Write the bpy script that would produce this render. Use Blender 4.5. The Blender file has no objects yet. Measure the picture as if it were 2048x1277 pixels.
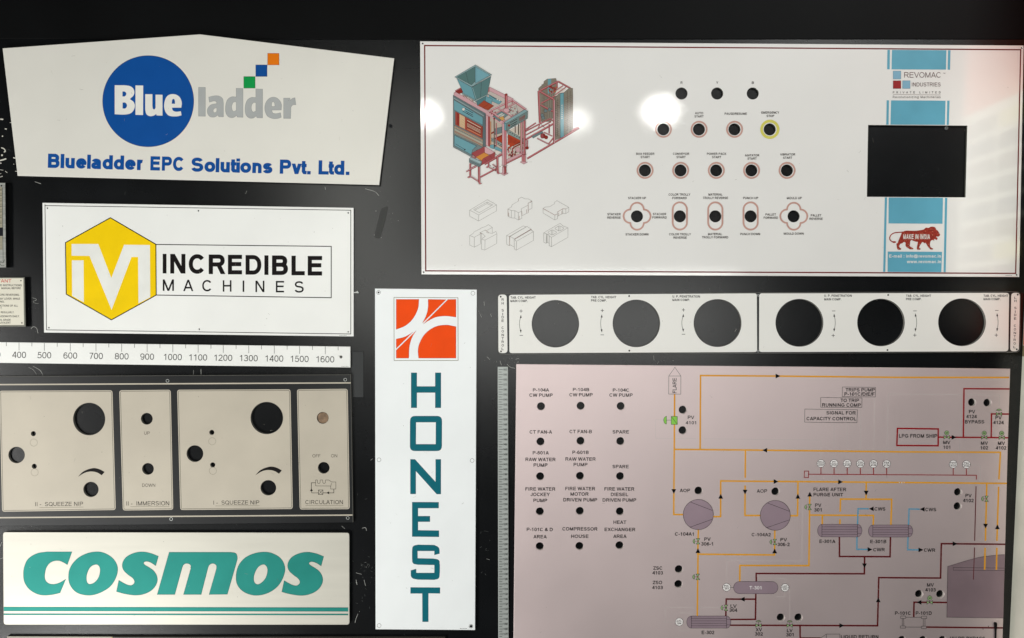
import bpy, math, random
from mathutils import Vector
from mathutils.geometry import tessellate_polygon
random.seed(7)
sc = bpy.context.scene
COL = sc.collection
PI = math.pi

# ------------------------------------------------------------------ camera, world, lamps, exposure
D = 1.6                                    # camera to the board, metres (1 unit of the layout = 1 mm on the board)
cam = bpy.data.cameras.new('camera'); cam.sensor_width = 36; cam.lens = 36 * D / 2.048
cam.clip_start = .02; cam.clip_end = 50
co = bpy.data.objects.new('camera', cam); COL.objects.link(co)
co.location = (0, -D, 0); co.rotation_euler = (PI / 2, 0, 0); sc.camera = co
w = bpy.data.worlds.new('World'); sc.world = w; w.use_nodes = True
w.node_tree.nodes['Background'].inputs[0].default_value = (.55, .6, .62, 1)
w.node_tree.nodes['Background'].inputs[1].default_value = .015
sc.view_settings.view_transform = 'Standard'; sc.view_settings.look = 'None'
sc.view_settings.exposure = .24; sc.view_settings.gamma = 1

def lamp(kind, name, loc, target, power, col=(1, 1, 1), size=.1, sy=None, spot=None, blend=.3):
    l = bpy.data.lights.new(name, kind); l.energy = power; l.color = col
    if kind == 'AREA':
        l.shape = 'RECTANGLE' if sy else 'DISK'; l.size = size
        if sy: l.size_y = sy
    else:
        l.shadow_soft_size = size
    if kind == 'SPOT': l.spot_size = spot; l.spot_blend = blend
    o = bpy.data.objects.new(name, l); COL.objects.link(o); o.location = loc
    o.rotation_euler = (Vector(target) - Vector(loc)).to_track_quat('-Z', 'Y').to_euler()
    return o
lamp('AREA', 'side_lamp', (-2.5, -1.7, -.5), (-.2, 0, 0), 16, (1, .99, .96), .5, 1.2)
lamp('AREA', 'low_left_lamp', (-1.9, -1.5, -1.8), (-.4, 0, 0), 45, (1, .995, .97), .8, .8)
lamp('AREA', 'high_right_fill', (1.5, -1.8, 1.8), (.6, 0, .2), 24, (1, 1, .98), .8, .8)  # added fill that lifts the upper right; no known source there
lamp('AREA', 'sheen_fill', (.24, -1.75, 0), (.24, 0, 0), 6.4, (1, 1, .965), 1.4, .36)  # added soft source behind the camera, gives the black board its grey sheen
lamp('AREA', 'sheen_fill_left', (-.64, -1.75, .42), (-.64, 0, .42), 4, (1, 1, .93), .42, .9)  # added soft source, brightens the bare board between the left and right signs
lamp('SPOT', 'side_wall_fill_spot', (.1, -.8, 1.25), (1.05, -.2, .25), 24, (1, .97, .9), .05, spot=math.radians(26), blend=.5)  # added spot, brightens the side wall so its reflection shows in the glossy sheet
HB = 1.7
for px, pz, e in ((850, 232, 1.2), (1152, 243, .35), (1320, 224, 1.8)):        # three ceiling bulbs whose glints lie on the glossy sheet
    k = (D + HB) / D
    lamp('POINT', 'bulb', ((px - 1024) / 1000 * k, -HB, (638.5 - pz) / 1000 * k), (0, 0, 0), e, (1, .98, .93), .03)

# ------------------------------------------------------------------ materials
def lin(h):
    h = h.lstrip('#'); c = [int(h[i:i + 2], 16) / 255 for i in (0, 2, 4)]
    return [x / 12.92 if x <= .04045 else ((x + .055) / 1.055) ** 2.4 for x in c]
MATS = {}
def mat(name, hexc, rough=.45, metal=0, spec=.5, k=.9, var=.04, vscale=6, bump=0, bscale=900, coat=0, crough=.1, stretch=None, cior=1.5):
    if name in MATS: return MATS[name]
    m = bpy.data.materials.new(name); m.use_nodes = True; nt = m.node_tree; N = nt.nodes; L = nt.links
    b = N['Principled BSDF']; c = [x * k for x in lin(hexc)]
    b.inputs['Roughness'].default_value = rough; b.inputs['Metallic'].default_value = metal
    b.inputs['Specular IOR Level'].default_value = spec
    b.inputs['Coat Weight'].default_value = coat; b.inputs['Coat Roughness'].default_value = crough; b.inputs['Coat IOR'].default_value = cior
    tc = N.new('ShaderNodeTexCoord'); mp = N.new('ShaderNodeMapping'); L.new(tc.outputs['Object'], mp.inputs[0])
    if stretch: mp.inputs['Scale'].default_value = stretch
    n = N.new('ShaderNodeTexNoise'); n.inputs['Scale'].default_value = vscale; n.inputs['Detail'].default_value = 6
    L.new(mp.outputs[0], n.inputs[0])
    mx = N.new('ShaderNodeMix'); mx.data_type = 'RGBA'
    mx.inputs[6].default_value = [x * (1 - var) for x in c] + [1]; mx.inputs[7].default_value = [min(1, x * (1 + var)) for x in c] + [1]
    mr = N.new('ShaderNodeMapRange'); mr.inputs[1].default_value = .3; mr.inputs[2].default_value = .7
    L.new(n.outputs[0], mr.inputs[0]); L.new(mr.outputs[0], mx.inputs[0]); L.new(mx.outputs[2], b.inputs['Base Color'])
    r2 = N.new('ShaderNodeMapRange'); r2.inputs[3].default_value = rough * .9; r2.inputs[4].default_value = rough * 1.1
    L.new(n.outputs[0], r2.inputs[0]); L.new(r2.outputs[0], b.inputs['Roughness'])
    if bump:
        n2 = N.new('ShaderNodeTexNoise'); n2.inputs['Scale'].default_value = bscale; n2.inputs['Detail'].default_value = 2
        L.new(mp.outputs[0], n2.inputs[0]); bp = N.new('ShaderNodeBump'); bp.inputs['Strength'].default_value = bump
        bp.inputs['Distance'].default_value = .0005; L.new(n2.outputs[0], bp.inputs['Height'])
        L.new(bp.outputs[0], b.inputs['Normal']); L.new(bp.outputs[0], b.inputs['Coat Normal'])
    MATS[name] = m; return m
ink_kw = dict(rough=.5, spec=.12, var=.05, vscale=20)
def ink(hexc, k=.9, **kw): return mat('ink_' + hexc.lstrip('#'), hexc, k=k, **{**ink_kw, **kw})
TOPW = mat('matt_black_fascia', '#060708', rough=.6, spec=.12, k=.8, var=.3, vscale=5, bump=.1, bscale=400)
WALL = mat('black_acrylic_board', '#0d0f11', rough=.27, spec=.46, k=.8, var=.3, vscale=7, bump=.15, bscale=500)
WHITE = mat('white_enamel', '#f1f2ee', rough=.34, k=.93, bump=.04, bscale=700)
WHITE2 = mat('cool_white_enamel', '#f2f6f6', rough=.36, k=.95, bump=.03)
BRUSH = mat('brushed_silver_sheet', '#e0ddd0', rough=.42, metal=.25, k=.8, var=.03, vscale=5, stretch=(1, 1, 14), bump=.06, bscale=260)
BEIGE = mat('champagne_sheet', '#d2c9b7', rough=.45, metal=.08, k=.74, var=.06, vscale=9, bump=.06)
GLOSS = mat('glossy_print_sheet', '#f5f4f0', rough=.34, spec=.3, k=.98, var=.02, bump=.05, bscale=1300, coat=1, crough=.036, cior=2.3)
PINK = mat('pearl_pink_sheet', '#ebdad9', rough=.56, metal=.84, k=.95, var=.035, vscale=4, bump=.04)
PMET = mat('black_anodised_sheet', '#121416', rough=.36, spec=.5, k=.8, var=.2, vscale=5, bump=.05)
STEEL = mat('dull_steel', '#b9bcb9', rough=.4, metal=.5, k=.9, var=.08, vscale=30)
BLACK = ink('#08090b', k=.9)
CREAM = mat('cream_wall_paint', '#e0dfd0', rough=.6, k=.9, var=.08, vscale=12, bump=.3, bscale=120)

# ------------------------------------------------------------------ shape helpers (layout coordinates: x right, y down, in mm)
def T(x0, y0, s):
    def f(p): return (x0 + p[0] / s, y0 + p[1] / s) + tuple(p[2:])
    return f
def tr(pts, f): return [f(p) for p in pts]
def smooth(pts, n=6, closed=True):
    """closed loop; a third value marks a corner, the others are passed smoothly"""
    m = len(pts); out = []
    def P(i): return Vector(pts[i % m][:2]) if closed else Vector(pts[max(0, min(m - 1, i))][:2])
    def cr(i): return len(pts[i % m]) > 2 or (not closed and i in (0, m - 1))
    for i in range(m if closed else m - 1):
        a, b = P(i), P(i + 1); out.append(tuple(a))
        if cr(i) and cr(i + 1): continue
        ln = (b - a).length
        def tan(j):
            p, q, r = P(j - 1), P(j), P(j + 1)
            d = r - p
            return d.normalized() if d.length > 1e-9 else Vector((0, 0))
        t0 = (b - a) if cr(i) else tan(i) * ln
        t1 = (b - a) if cr(i + 1) else tan(i + 1) * ln
        for k in range(1, n):
            t = k / n; t2, t3 = t * t, t * t * t
            out.append(tuple(a * (2 * t3 - 3 * t2 + 1) + t0 * (t3 - 2 * t2 + t) + b * (-2 * t3 + 3 * t2) + t1 * (t3 - t2)))
    if not closed: out.append(tuple(P(m - 1)))
    return out
def circ(x, y, r, n=40, ry=None): return [(x + r * math.cos(2 * PI * i / n), y + (ry or r) * math.sin(2 * PI * i / n)) for i in range(n)]
def arc(x, y, rx, ry, a0, a1, n=14):
    return [(x + rx * math.cos(math.radians(a0 + (a1 - a0) * i / n)), y + ry * math.sin(math.radians(a0 + (a1 - a0) * i / n))) for i in range(n + 1)]
def roundq(c, r, n=5):
    """rounded polygon from corner points"""
    out = []; m = len(c)
    for i in range(m):
        p, a, b = Vector(c[i]), Vector(c[i - 1]), Vector(c[(i + 1) % m])
        u, v = (a - p).normalized() * r, (b - p).normalized() * r
        for k in range(n + 1):
            t = k / n; out.append(tuple((p + u) * (1 - t) ** 2 + p * 2 * t * (1 - t) + (p + v) * t * t))
    return out
def area(l): return sum(l[i][0] * l[(i + 1) % len(l)][1] - l[(i + 1) % len(l)][0] * l[i][1] for i in range(len(l))) / 2
def ccw(l, pos=True):
    l = [tuple(p[:2]) for p in l]
    return l if (area(l) > 0) == pos else l[::-1]
def offs(l, d):
    """moves a loop to its left by d (inwards for a positive loop)"""
    out = []; m = len(l)
    for i in range(m):
        a, p, b = Vector(l[i - 1]), Vector(l[i]), Vector(l[(i + 1) % m])
        u = (p - a); v = (b - p)
        if u.length < 1e-9: u = v
        if v.length < 1e-9: v = u
        u.normalize(); v.normalize()
        n1, n2 = Vector((-u.y, u.x)), Vector((-v.y, v.x)); nn = n1 + n2
        if nn.length < 1e-6: nn = n1
        nn.normalize(); c = max(.35, nn.dot(n1)); out.append(tuple(p + nn * d / c))
    return out
class PB:
    """collects flat print and solid pieces in layout coordinates, builds one mesh"""
    def __init__(s, thing, base=None):
        s.t = thing; s.l0 = thing.lift; s.v = []; s.f = []; s.m = []; s.mats = []
        if base is not None: s.t.lift = max(s.t.lift, base)
    def mi(s, m):
        if m not in s.mats: s.mats.append(m)
        return s.mats.index(m)
    def up(s): s.t.lift += s.t.step; return s.t.lift
    def fill(s, loops, m, z=None):
        loops = [[tuple(p[:2]) for p in l] for l in loops]
        z = s.up() if z is None else z; b = len(s.v); k = s.mi(m)
        flat = [p for l in loops for p in l]; s.v += [(p[0], p[1], z) for p in flat]
        for t in tessellate_polygon([[Vector((p[0], p[1], 0)) for p in l] for l in loops]):
            a, q, c = (flat[i] for i in t)
            ar = (q[0] - a[0]) * (c[1] - a[1]) - (c[0] - a[0]) * (q[1] - a[1])
            if abs(ar) < 1e-9: continue
            t = t if ar < 0 else (t[0], t[2], t[1]); s.f.append(tuple(b + i for i in t)); s.m.append(k)
        return s
    def rect(s, x0, y0, x1, y1, m): return s.fill([[(x0, y0), (x1, y0), (x1, y1), (x0, y1)]], m)
    def stroke(s, pts, wd, m, closed=False, cap=0, z=None):
        pts = [Vector(p[:2]) for p in pts]
        pts = [p for i, p in enumerate(pts) if i == 0 or (p - pts[i - 1]).length > 1e-5]
        if closed and (pts[0] - pts[-1]).length < 1e-5: pts.pop()
        if len(pts) < 2: return s
        n = len(pts); z = s.up() if z is None else z; b = len(s.v); k = s.mi(m); h = wd / 2
        if cap and not closed:
            pts[0] = pts[0] + (pts[0] - pts[1]).normalized() * cap; pts[-1] = pts[-1] + (pts[-1] - pts[-2]).normalized() * cap
        for i in range(n):
            if closed or 0 < i < n - 1:
                u = (pts[i] - pts[i - 1]).normalized(); v = (pts[(i + 1) % n] - pts[i]).normalized()
            elif i == 0: u = v = (pts[1] - pts[0]).normalized()
            else: u = v = (pts[-1] - pts[-2]).normalized()
            n1, n2 = Vector((-u.y, u.x)), Vector((-v.y, v.x)); nn = n1 + n2
            nn = nn.normalized() if nn.length > 1e-6 else n1
            o = nn * h / max(.45, nn.dot(n1))
            s.v += [(*(pts[i] + o), z + i * 6e-4), (*(pts[i] - o), z + i * 6e-4)]
        for i in range(n if closed else n - 1):
            a, c = b + 2 * i, b + 2 * ((i + 1) % n)
            s.f.append((a, c, c + 1, a + 1)); s.m.append(k)
        return s
    def disc(s, x, y, r, m, n=28): return s.fill([circ(x, y, r, n)], m)
    def ring(s, x, y, r, wd, m, n=40): return s.stroke(circ(x, y, r, n), wd, m, closed=True)
    def solid(s, outer, holes, m, z1, z0=None, ch=.5, edge=None):
        """a plate from z0 (back) to z1 (front) with chamfered rim and real holes"""
        z0 = -s.t.front * 1000 if z0 is None else z0
        outer = ccw(outer, True); holes = [ccw(h, False) for h in holes]
        fi = [offs(outer, ch)] + [offs(h, min(ch, .35)) for h in holes]
        s.fill(fi, m, z=z1); k = s.mi(edge or m)
        for src, ins in zip([outer] + holes, fi):
            n = len(src); b = len(s.v)
            s.v += [(p[0], p[1], z1) for p in ins] + [(p[0], p[1], z1 - ch * .8) for p in src] + [(p[0], p[1], z0) for p in src]
            for r in range(2):
                for i in range(n):
                    j = (i + 1) % n; s.f.append((b + r * n + i, b + r * n + j, b + (r + 1) * n + j, b + (r + 1) * n + i)); s.m.append(s.mi(m) if r == 0 else k)
        return s
    def build(s, name, label=None, parent=None, kind=None):
        me = bpy.data.meshes.new(name); t = s.t; q = t.s
        me.from_pydata([((x - 1024) / 1000 * q - t.loc[0], t.yf - z / 1000 - t.loc[1], (638.5 - y) / 1000 * q - t.loc[2]) for x, y, z in s.v], [], s.f)
        for m in s.mats: me.materials.append(m)
        me.polygons.foreach_set('material_index', s.m); me.validate(); me.update()
        o = bpy.data.objects.new(name, me); COL.objects.link(o)
        o.parent = parent or t.root
        if label: o['label'] = label
        if kind: o['kind'] = kind
        if name in ('caption', 'lettering', 'numeral', 'text_line', 'heading', 'serial_print', 'button_ring', 'colour_square', 'gauge_symbol', 'valve_symbol', 'flow_arrow', 'brick_drawing', 'outline_box', 'lion_emblem'): t.lift = s.l0 + (.02 if name in ('lion_emblem', 'colour_square') else 0)
        return o
THINGS = {}
class Thing:
    """front = height of the face above the wall board, metres"""
    def __init__(s, name, label, cat, front, at, group=None, kind=None):
        s.front = front; s.yf = -front; s.s = (D - front) / D; s.lift = .08; s.step = .003
        s.loc = ((at[0] - 1024) / 1000 * s.s, 0, (638.5 - at[1]) / 1000 * s.s)
        o = bpy.data.objects.new(name, None); COL.objects.link(o); o.location = s.loc; o.empty_display_size = .02
        if kind: o['kind'] = kind
        else: o['label'] = label; o['category'] = cat
        if group: o['group'] = group
        s.root = o; THINGS[name] = s
    def plate(s, outer, holes, m, name='plate', ch=.5, edge=None): return PB(s).solid(outer, holes, m, 0, ch=ch, edge=edge).build(name)

# ------------------------------------------------------------------ lettering: a monoline grotesque drawn stroke by stroke
def glyph(c, w):
    """returns (advance, left, ink width, strokes); stroke = (kind, points); y up, cap height 1"""
    h = w / 2; XH = .735
    def R(W, y0=0, y1=1): return lambda u, v: (h + u * (W - w), y0 + h + v * (y1 - y0 - w))
    def E(M, cx, cy, rx, ry, a0, a1, n=12, ex=2.25):
        o = []
        for i in range(n + 1):
            a = math.radians(a0 + (a1 - a0) * i / n); ca, sa = math.cos(a), math.sin(a)
            o.append(M(cx + rx * math.copysign(abs(ca) ** (2 / ex), ca), cy + ry * math.copysign(abs(sa) ** (2 / ex), sa)))
        return o
    up = c.isupper() or c.isdigit()
    G = None
    def L(*p): return ('L', list(p))
    if c == 'A': W = .9; G = (.93, .015, W, [('D', (h * 1.08, 0, W / 2, 1)), ('D', (W - h * 1.08, 0, W / 2, 1)), ('K', [(W * .2, .3), (W * .8, .3)])])
    elif c == 'B': M = R(.75); G = (.93, .1, .75, [L(M(0, 0), M(0, 1)), ('K', [M(0, 1)] + E(M, .6, .765, .34, .235, 90, -90) + [M(0, .53)]), ('K', [M(0, .53)] + E(M, .62, .265, .38, .265, 90, -90) + [M(0, 0)])])
    elif c == 'C': M = R(.88); G = (1.01, .065, .88, [('K', E(M, .5, .5, .5, .5, 38, 322, 30, 2.1))])
    elif c == 'D': M = R(.82); G = (1.01, .1, .82, [L(M(0, 0), M(0, 1)), ('K', [M(0, 1)] + E(M, .45, .5, .55, .5, 90, -90, 20, 2.2) + [M(0, 0)])])
    elif c == 'E': M = R(.73); G = (.93, .1, .73, [('L', [M(1, 1), M(0, 1), M(0, 0), M(1, 0)]), ('K', [M(0, .53), (.69, h + .53 * (1 - w))])])
    elif c == 'F': M = R(.68); G = (.85, .1, .68, [('L', [M(1, 1), M(0, 1), M(0, 0)]), ('K', [M(0, .51), (.6, h + .51 * (1 - w))])])
    elif c == 'G': M = R(.92); G = (1.09, .065, .92, [('K', E(M, .5, .5, .5, .5, 40, 320, 30, 2.1)), ('L', [M(.55, .47), M(1, .47), M(1, .13)])])
    elif c == 'H': M = R(.8); G = (1.01, .1, .8, [L(M(0, 0), M(0, 1)), L(M(1, 0), M(1, 1)), ('K', [M(0, .52), M(1, .52)])])
    elif c in 'I|': M = R(w + 1e-4); G = (.39, .195 - h, w, [L((h, h), (h, 1 - h))])
    elif c == 'J': M = R(.58); G = (.7, .03, .58, [('K', [(.58 - h, 1)] + E(M, .5, .3, .5, .3, 0, -180, 14))])
    elif c == 'K': M = R(.82); G = (.93, .1, .82, [L(M(0, 0), M(0, 1)), ('D', (.12, .32, .82 - w * .62, 1)), ('D', (.82 - w * .58, 0, .3, .58))])
    elif c == 'L': M = R(.66); G = (.78, .1, .66, [('L', [M(0, 1), M(0, 0), M(1, 0)])])
    elif c == 'M': M = R(.94); G = (1.16, .1, .94, [L(M(0, 0), M(0, 1)), L(M(1, 0), M(1, 1)), ('D', (.47, 0, h * 1.1, 1)), ('D', (.47, 0, .94 - h * 1.1, 1))])
    elif c == 'N': M = R(.8); G = (1.01, .1, .8, [L(M(0, 0), M(0, 1)), L(M(1, 0), M(1, 1)), ('D', (.8 - h * 1.1, 0, h * 1.1, 1))])
    elif c == 'O': M = R(.96); G = (1.09, .06, .96, [('C', E(M, .5, .5, .5, .5, 0, 360, 36, 2.1))])
    elif c == 'Q': M = R(.96); G = (1.09, .06, .96, [('C', E(M, .5, .5, .5, .5, 0, 360, 36, 2.1)), ('K', [(.58, .28), (.96, -.04)])])
    elif c == 'P': M = R(.76); G = (.93, .1, .76, [L(M(0, 0), M(0, 1)), ('K', [M(0, 1)] + E(M, .62, .735, .38, .265, 90, -90) + [M(0, .47)])])
    elif c == 'R': M = R(.84); G = (1.01, .1, .84, [L(M(0, 0), M(0, 1)), ('K', [M(0, 1)] + E(M, .6, .745, .33, .255, 90, -90) + [M(0, .49)]), ('D', (.84 - w * .6, 0, .46, .54))])
    elif c == 'S': M = R(.78); G = (.93, .065, .78, [('K', E(M, .5, .745, .46, .255, 18, 180, 12) + E(M, .5, .745, .46, .22, 180, 262, 6)[1:] + E(M, .5, .265, .5, .245, 82, -20, 9) + E(M, .5, .265, .5, .265, -20, -165, 12)[1:])])
    elif c == 'T': M = R(.82); G = (.85, .02, .82, [('L', [M(0, 1), M(1, 1)]), L(M(.5, 0), M(.5, .95))])
    elif c == 'U': M = R(.8); G = (1.01, .1, .8, [('K', [(h, 1)] + E(M, .5, .38, .5, .38, 180, 360, 18) + [(.8 - h, 1)])])
    elif c == 'V': W = .92; G = (.93, .005, W, [('D', (W / 2, 0, h * 1.08, 1)), ('D', (W / 2, 0, W - h * 1.08, 1))])
    elif c == 'W': W = 1.3; G = (1.32, .01, W, [('D', (W * .27, 0, h * 1.05, 1)), ('D', (W * .27, 0, W * .5, 1)), ('D', (W * .73, 0, W * .5, 1)), ('D', (W * .73, 0, W - h * 1.05, 1))])
    elif c == 'X': W = .9; G = (.93, .015, W, [('D', (h * 1.2, 0, W - h * 1.3, 1)), ('D', (W - h * 1.2, 0, h * 1.3, 1))])
    elif c == 'Y': W = .9; G = (.93, .015, W, [('D', (W / 2, .42, h * 1.15, 1)), ('D', (W / 2, .42, W - h * 1.15, 1)), ('K', [(W / 2, 0), (W / 2, .46)])])
    elif c == 'Z': M = R(.78); G = (.85, .035, .78, [L(M(0, 1), M(1, 1)), L(M(0, 0), M(1, 0)), ('D', (h * 1.3, w * .5, .78 - h * 1.3, 1 - w * .5))])
    elif c == '0': M = R(.66); G = (.777, .058, .66, [('C', E(M, .5, .5, .5, .5, 0, 360, 30, 2.3))])
    elif c == '1': G = (.777, .15, .36, [L((.36 - h, h), (.36 - h, 1 - h)), ('K', [(.36 - h, 1 - h), (.2, .84), (0, .74)])])
    elif c == '2': M = R(.66); G = (.777, .04, .66, [('K', E(M, .5, .72, .47, .28, 170, -20, 16) + [M(.6, .38), M(.12, .1), M(0, 0)]), L(M(0, 0), M(1, 0))])
    elif c == '3': M = R(.66); G = (.777, .055, .66, [('K', E(M, .48, .76, .43, .24, 165, -90, 16) + [M(.35, .52)]), ('K', [M(.35, .52)] + E(M, .48, .26, .52, .26, 90, -165, 18))])
    elif c == '4': G = (.777, .025, .7, [L((.53, h), (.53, 1 - h)), ('D', (h * .9, .24, .5, 1)), ('K', [(0, .29), (.7, .29)])])
    elif c == '5': M = R(.66); G = (.777, .055, .66, [('K', [M(.95, 1), M(.2, 1), M(.06, .5)] + E(M, .46, .32, .54, .32, 120, -160, 18))])
    elif c == '6': M = R(.66); G = (.777, .055, .66, [('C', E(M, .5, .31, .5, .31, 0, 360, 24)), ('K', E(M, .5, .5, .5, .5, 40, 190, 16))])
    elif c == '7': M = R(.66); G = (.777, .06, .66, [('K', [M(0, 1), M(1, 1), M(.6, .5), (.24, 0)])])
    elif c == '8': M = R(.66); G = (.777, .055, .66, [('C', E(M, .5, .765, .44, .235, 0, 360, 24)), ('C', E(M, .5, .265, .5, .265, 0, 360, 24))])
    elif c == '9': M = R(.66); G = (.777, .055, .66, [('C', E(M, .5, .69, .5, .31, 0, 360, 24)), ('K', E(M, .5, .5, .5, .5, -140, 10, 16))])
    elif c == '&': M = R(.84); G = (.93, .06, .84, [('K', [M(1, 0), M(.3, .62)] + E(M, .42, .82, .25, .18, 215, -30, 12) + [M(.3, .5)] + E(M, .38, .26, .38, .26, 115, 330, 14) + [M(.9, .45)])])
    elif c == '@': M = R(1.3, -.2, 1); M2 = R(.6); G = (1.42, .06, 1.3, [('K', E(M, .5, .5, .5, .5, 310, 0, 30, 2) if 0 else E(M, .5, .5, .5, .5, -40, -345, 30, 2)), ('C', E(M, .47, .5, .2, .24, 0, 360, 18, 2)), ('K', [M(.72, .75), M(.66, .3), M(.85, .28), M(.98, .55)])])
    elif c == '.': G = (.39, .195 - h, w, [('K', [(h, 0), (h, w)])])
    elif c == ',': G = (.39, .195 - h, w, [('K', [(h, w), (h, 0), (h * .4, -.14)])])
    elif c == ':': G = (.39, .195 - h, w, [('K', [(h, 0), (h, w)]), ('K', [(h, .52), (h, .52 + w)])])
    elif c == '-': G = (.465, .05, .36, [('K', [(0, .36), (.36, .36)])])
    elif c == '/': G = (.39, 0, .4, [('D', (h, 0, .4 - h, 1))])
    elif c == ' ': G = (.39, 0, 0, [])
    # lower case
    elif c == 'a': M = R(.66, 0, XH); G = (.777, .05, .66, [('K', E(M, .47, .7, .43, .3, 165, 0, 12) + [(.66 - h * 1.3, 0)]), ('K', [M(.88, .58), M(.45, .52)] + E(M, .34, .25, .34, .25, 100, 270, 10) + E(M, .4, .35, .48, .35, 270, 350, 6))])
    elif c == 'c': M = R(.66, 0, XH); G = (.7, .05, .66, [('K', E(M, .5, .5, .5, .5, 40, 320, 24, 2.1))])
    elif c == 'd': M = R(.66, 0, XH); G = (.777, .045, .66, [L((.66 - h, h), (.66 - h, 1 - h)), ('C', E(M, .5, .5, .5, .5, 0, 360, 24, 2.1))])
    elif c == 'e': M = R(.68, 0, XH); G = (.777, .05, .68, [('K', [M(0, .52), M(.98, .52)] + E(M, .5, .5, .5, .5, 8, 325, 28, 2.1))])
    elif c == 'f': G = (.39, .01, .4, [('K', [(.17, 0), (.17, .75), (.2, .9), (.3, 1 - h), (.4, 1 - h)]), ('K', [(0, XH - h), (.38, XH - h)])])
    elif c == 'g': M = R(.66, 0, XH); M2 = R(.66, -.28, XH); G = (.777, .045, .66, [('C', E(M, .5, .5, .5, .5, 0, 360, 24)), ('K', [(.66 - h, XH)] + E(M2, .5, .2, .5, .2, 0, -160, 12))])
    elif c == 'h': M = R(.6, 0, XH); G = (.777, .09, .6, [L((h, h), (h, 1 - h)), ('K', E(M, .5, .62, .5, .38, 180, 0, 12) + [(.6 - h, 0)])])
    elif c == 'i': G = (.31, .155 - h, w, [('K', [(h, 0), (h, XH)]), ('K', [(h, 1 - w * .9), (h, 1)])])
    elif c == 'l': G = (.31, .155 - h, w, [L((h, h), (h, 1 - h))])
    elif c == 'm': W = .98; M = R(.49 + h, 0, XH); G = (1.163, .09, W, [('K', [(h, 0), (h, XH)]), ('K', E(M, .5, .62, .5, .38, 180, 0, 10) + [(.49, 0)]), ('K', [(x + .49 - h, y) for x, y in E(M, .5, .62, .5, .38, 180, 0, 10)] + [(.98 - h, 0)])])
    elif c == 'n': M = R(.6, 0, XH); G = (.777, .09, .6, [('K', [(h, 0), (h, XH)]), ('K', E(M, .5, .62, .5, .38, 180, 0, 12) + [(.6 - h, 0)])])
    elif c == 'o': M = R(.7, 0, XH); G = (.777, .04, .7, [('C', E(M, .5, .5, .5, .5, 0, 360, 28, 2.1))])
    elif c == 'r': M = R(.56, 0, XH); G = (.465, .09, .4, [('K', [(h, 0), (h, XH)]), ('K', E(M, .55, .55, .55, .45, 180, 75, 8))])
    elif c == 's': M = R(.62, 0, XH); G = (.7, .04, .62, [('K', E(M, .5, .74, .46, .26, 20, 180, 10) + E(M, .5, .74, .46, .22, 180, 262, 5)[1:] + E(M, .5, .27, .5, .25, 82, -20, 7) + E(M, .5, .27, .5, .27, -20, -165, 10)[1:])])
    elif c == 't': G = (.39, .02, .36, [('K', [(.15, .93), (.15, .2), (.2, h * 1.1), (.36, h)]), ('K', [(0, XH - h), (.35, XH - h)])])
    elif c == 'u': M = R(.6, 0, XH); G = (.777, .09, .6, [('K', [(h, XH)] + E(M, .5, .38, .5, .38, 180, 360, 12)), ('K', [(.6 - h, 0), (.6 - h, XH)])])
    elif c == 'v': W = .68; G = (.7, .01, W, [('D', (W / 2, 0, h * 1.1, XH)), ('D', (W / 2, 0, W - h * 1.1, XH))])
    elif c == 'w': W = .98; G = (1.01, .01, W, [('D', (W * .27, 0, h * 1.1, XH)), ('D', (W * .27, 0, W * .5, XH)), ('D', (W * .73, 0, W * .5, XH)), ('D', (W * .73, 0, W - h * 1.1, XH))])
    elif c == 'z': M = R(.58, 0, XH); G = (.7, .05, .58, [L(M(0, 1), M(1, 1)), L(M(0, 0), M(1, 0)), ('D', (h * 1.3, w * .5, .58 - h * 1.3, XH - w * .5))])
    else: raise ValueError(c)
    return G
def measure(s, w, track=0):
    x = 0; x0 = None; x1 = 0
    for ch in s:
        a, l, iw, st = glyph(ch, w)
        if st:
            if x0 is None: x0 = x + l
            x1 = x + l + iw
        x += a + track
    return x0 or 0, x1
def put(pb, ch, w, m, F, scale):
    a, l, iw, st = glyph(ch, w)
    for kind, pts in st:
        if kind == 'D':
            x0, y0, x1, y1 = pts; hw = w / 2 * math.hypot(x1 - x0, y1 - y0) / abs(y1 - y0)
            hw = min(hw, w * .95)
            pb.fill([[F(x0 - hw, y0), F(x0 + hw, y0), F(x1 + hw, y1), F(x1 - hw, y1)]], m)
        elif kind == 'C': pb.strokeF(pts[:-1], w, m, F, True, 0)
        else: pb.strokeF(pts, w, m, F, False, w / 2 if kind == 'L' else 0)
def strokeF(s, pts, wd, m, F, closed, cap):
    """stroke in glyph space, then mapped (so that condensed lettering thins its stems)"""
    v0 = len(s.v); z = s.up()
    s.stroke(pts, wd, m, closed=closed, cap=cap, z=z)
    for i in range(v0, len(s.v)): s.v[i] = (*F(s.v[i][0], s.v[i][1]), s.v[i][2])
    # faces flipped by the mapping (y down)
    return s
PB.strokeF = strokeF
def text(pb, s, x, y, cap, m, w=.14, width=None, align='c', ang=0, sx=.97, track=0, slope=0):
    """x = centre, left or right end of the line; y = baseline; ang in degrees (screen, clockwise)"""
    a, b = measure(s, w, track)
    if width: sx = width / cap / (b - a)
    tw = (b - a) * cap * sx
    ox = {'c': -tw / 2, 'l': 0, 'r': -tw}[align]; ca, sa = math.cos(math.radians(ang)), math.sin(math.radians(ang))
    cx = 0
    for ch in s:
        adv, l, iw, st = glyph(ch, w)
        def F(u, v, cx=cx, l=l):
            X = ox + (cx + l + u - a) * cap * sx; Y = -v * cap
            return (x + X * ca - Y * sa, y + X * sa + Y * ca)
        put(pb, ch, w, m, F, cap); cx += adv + track
    return pb
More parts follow.
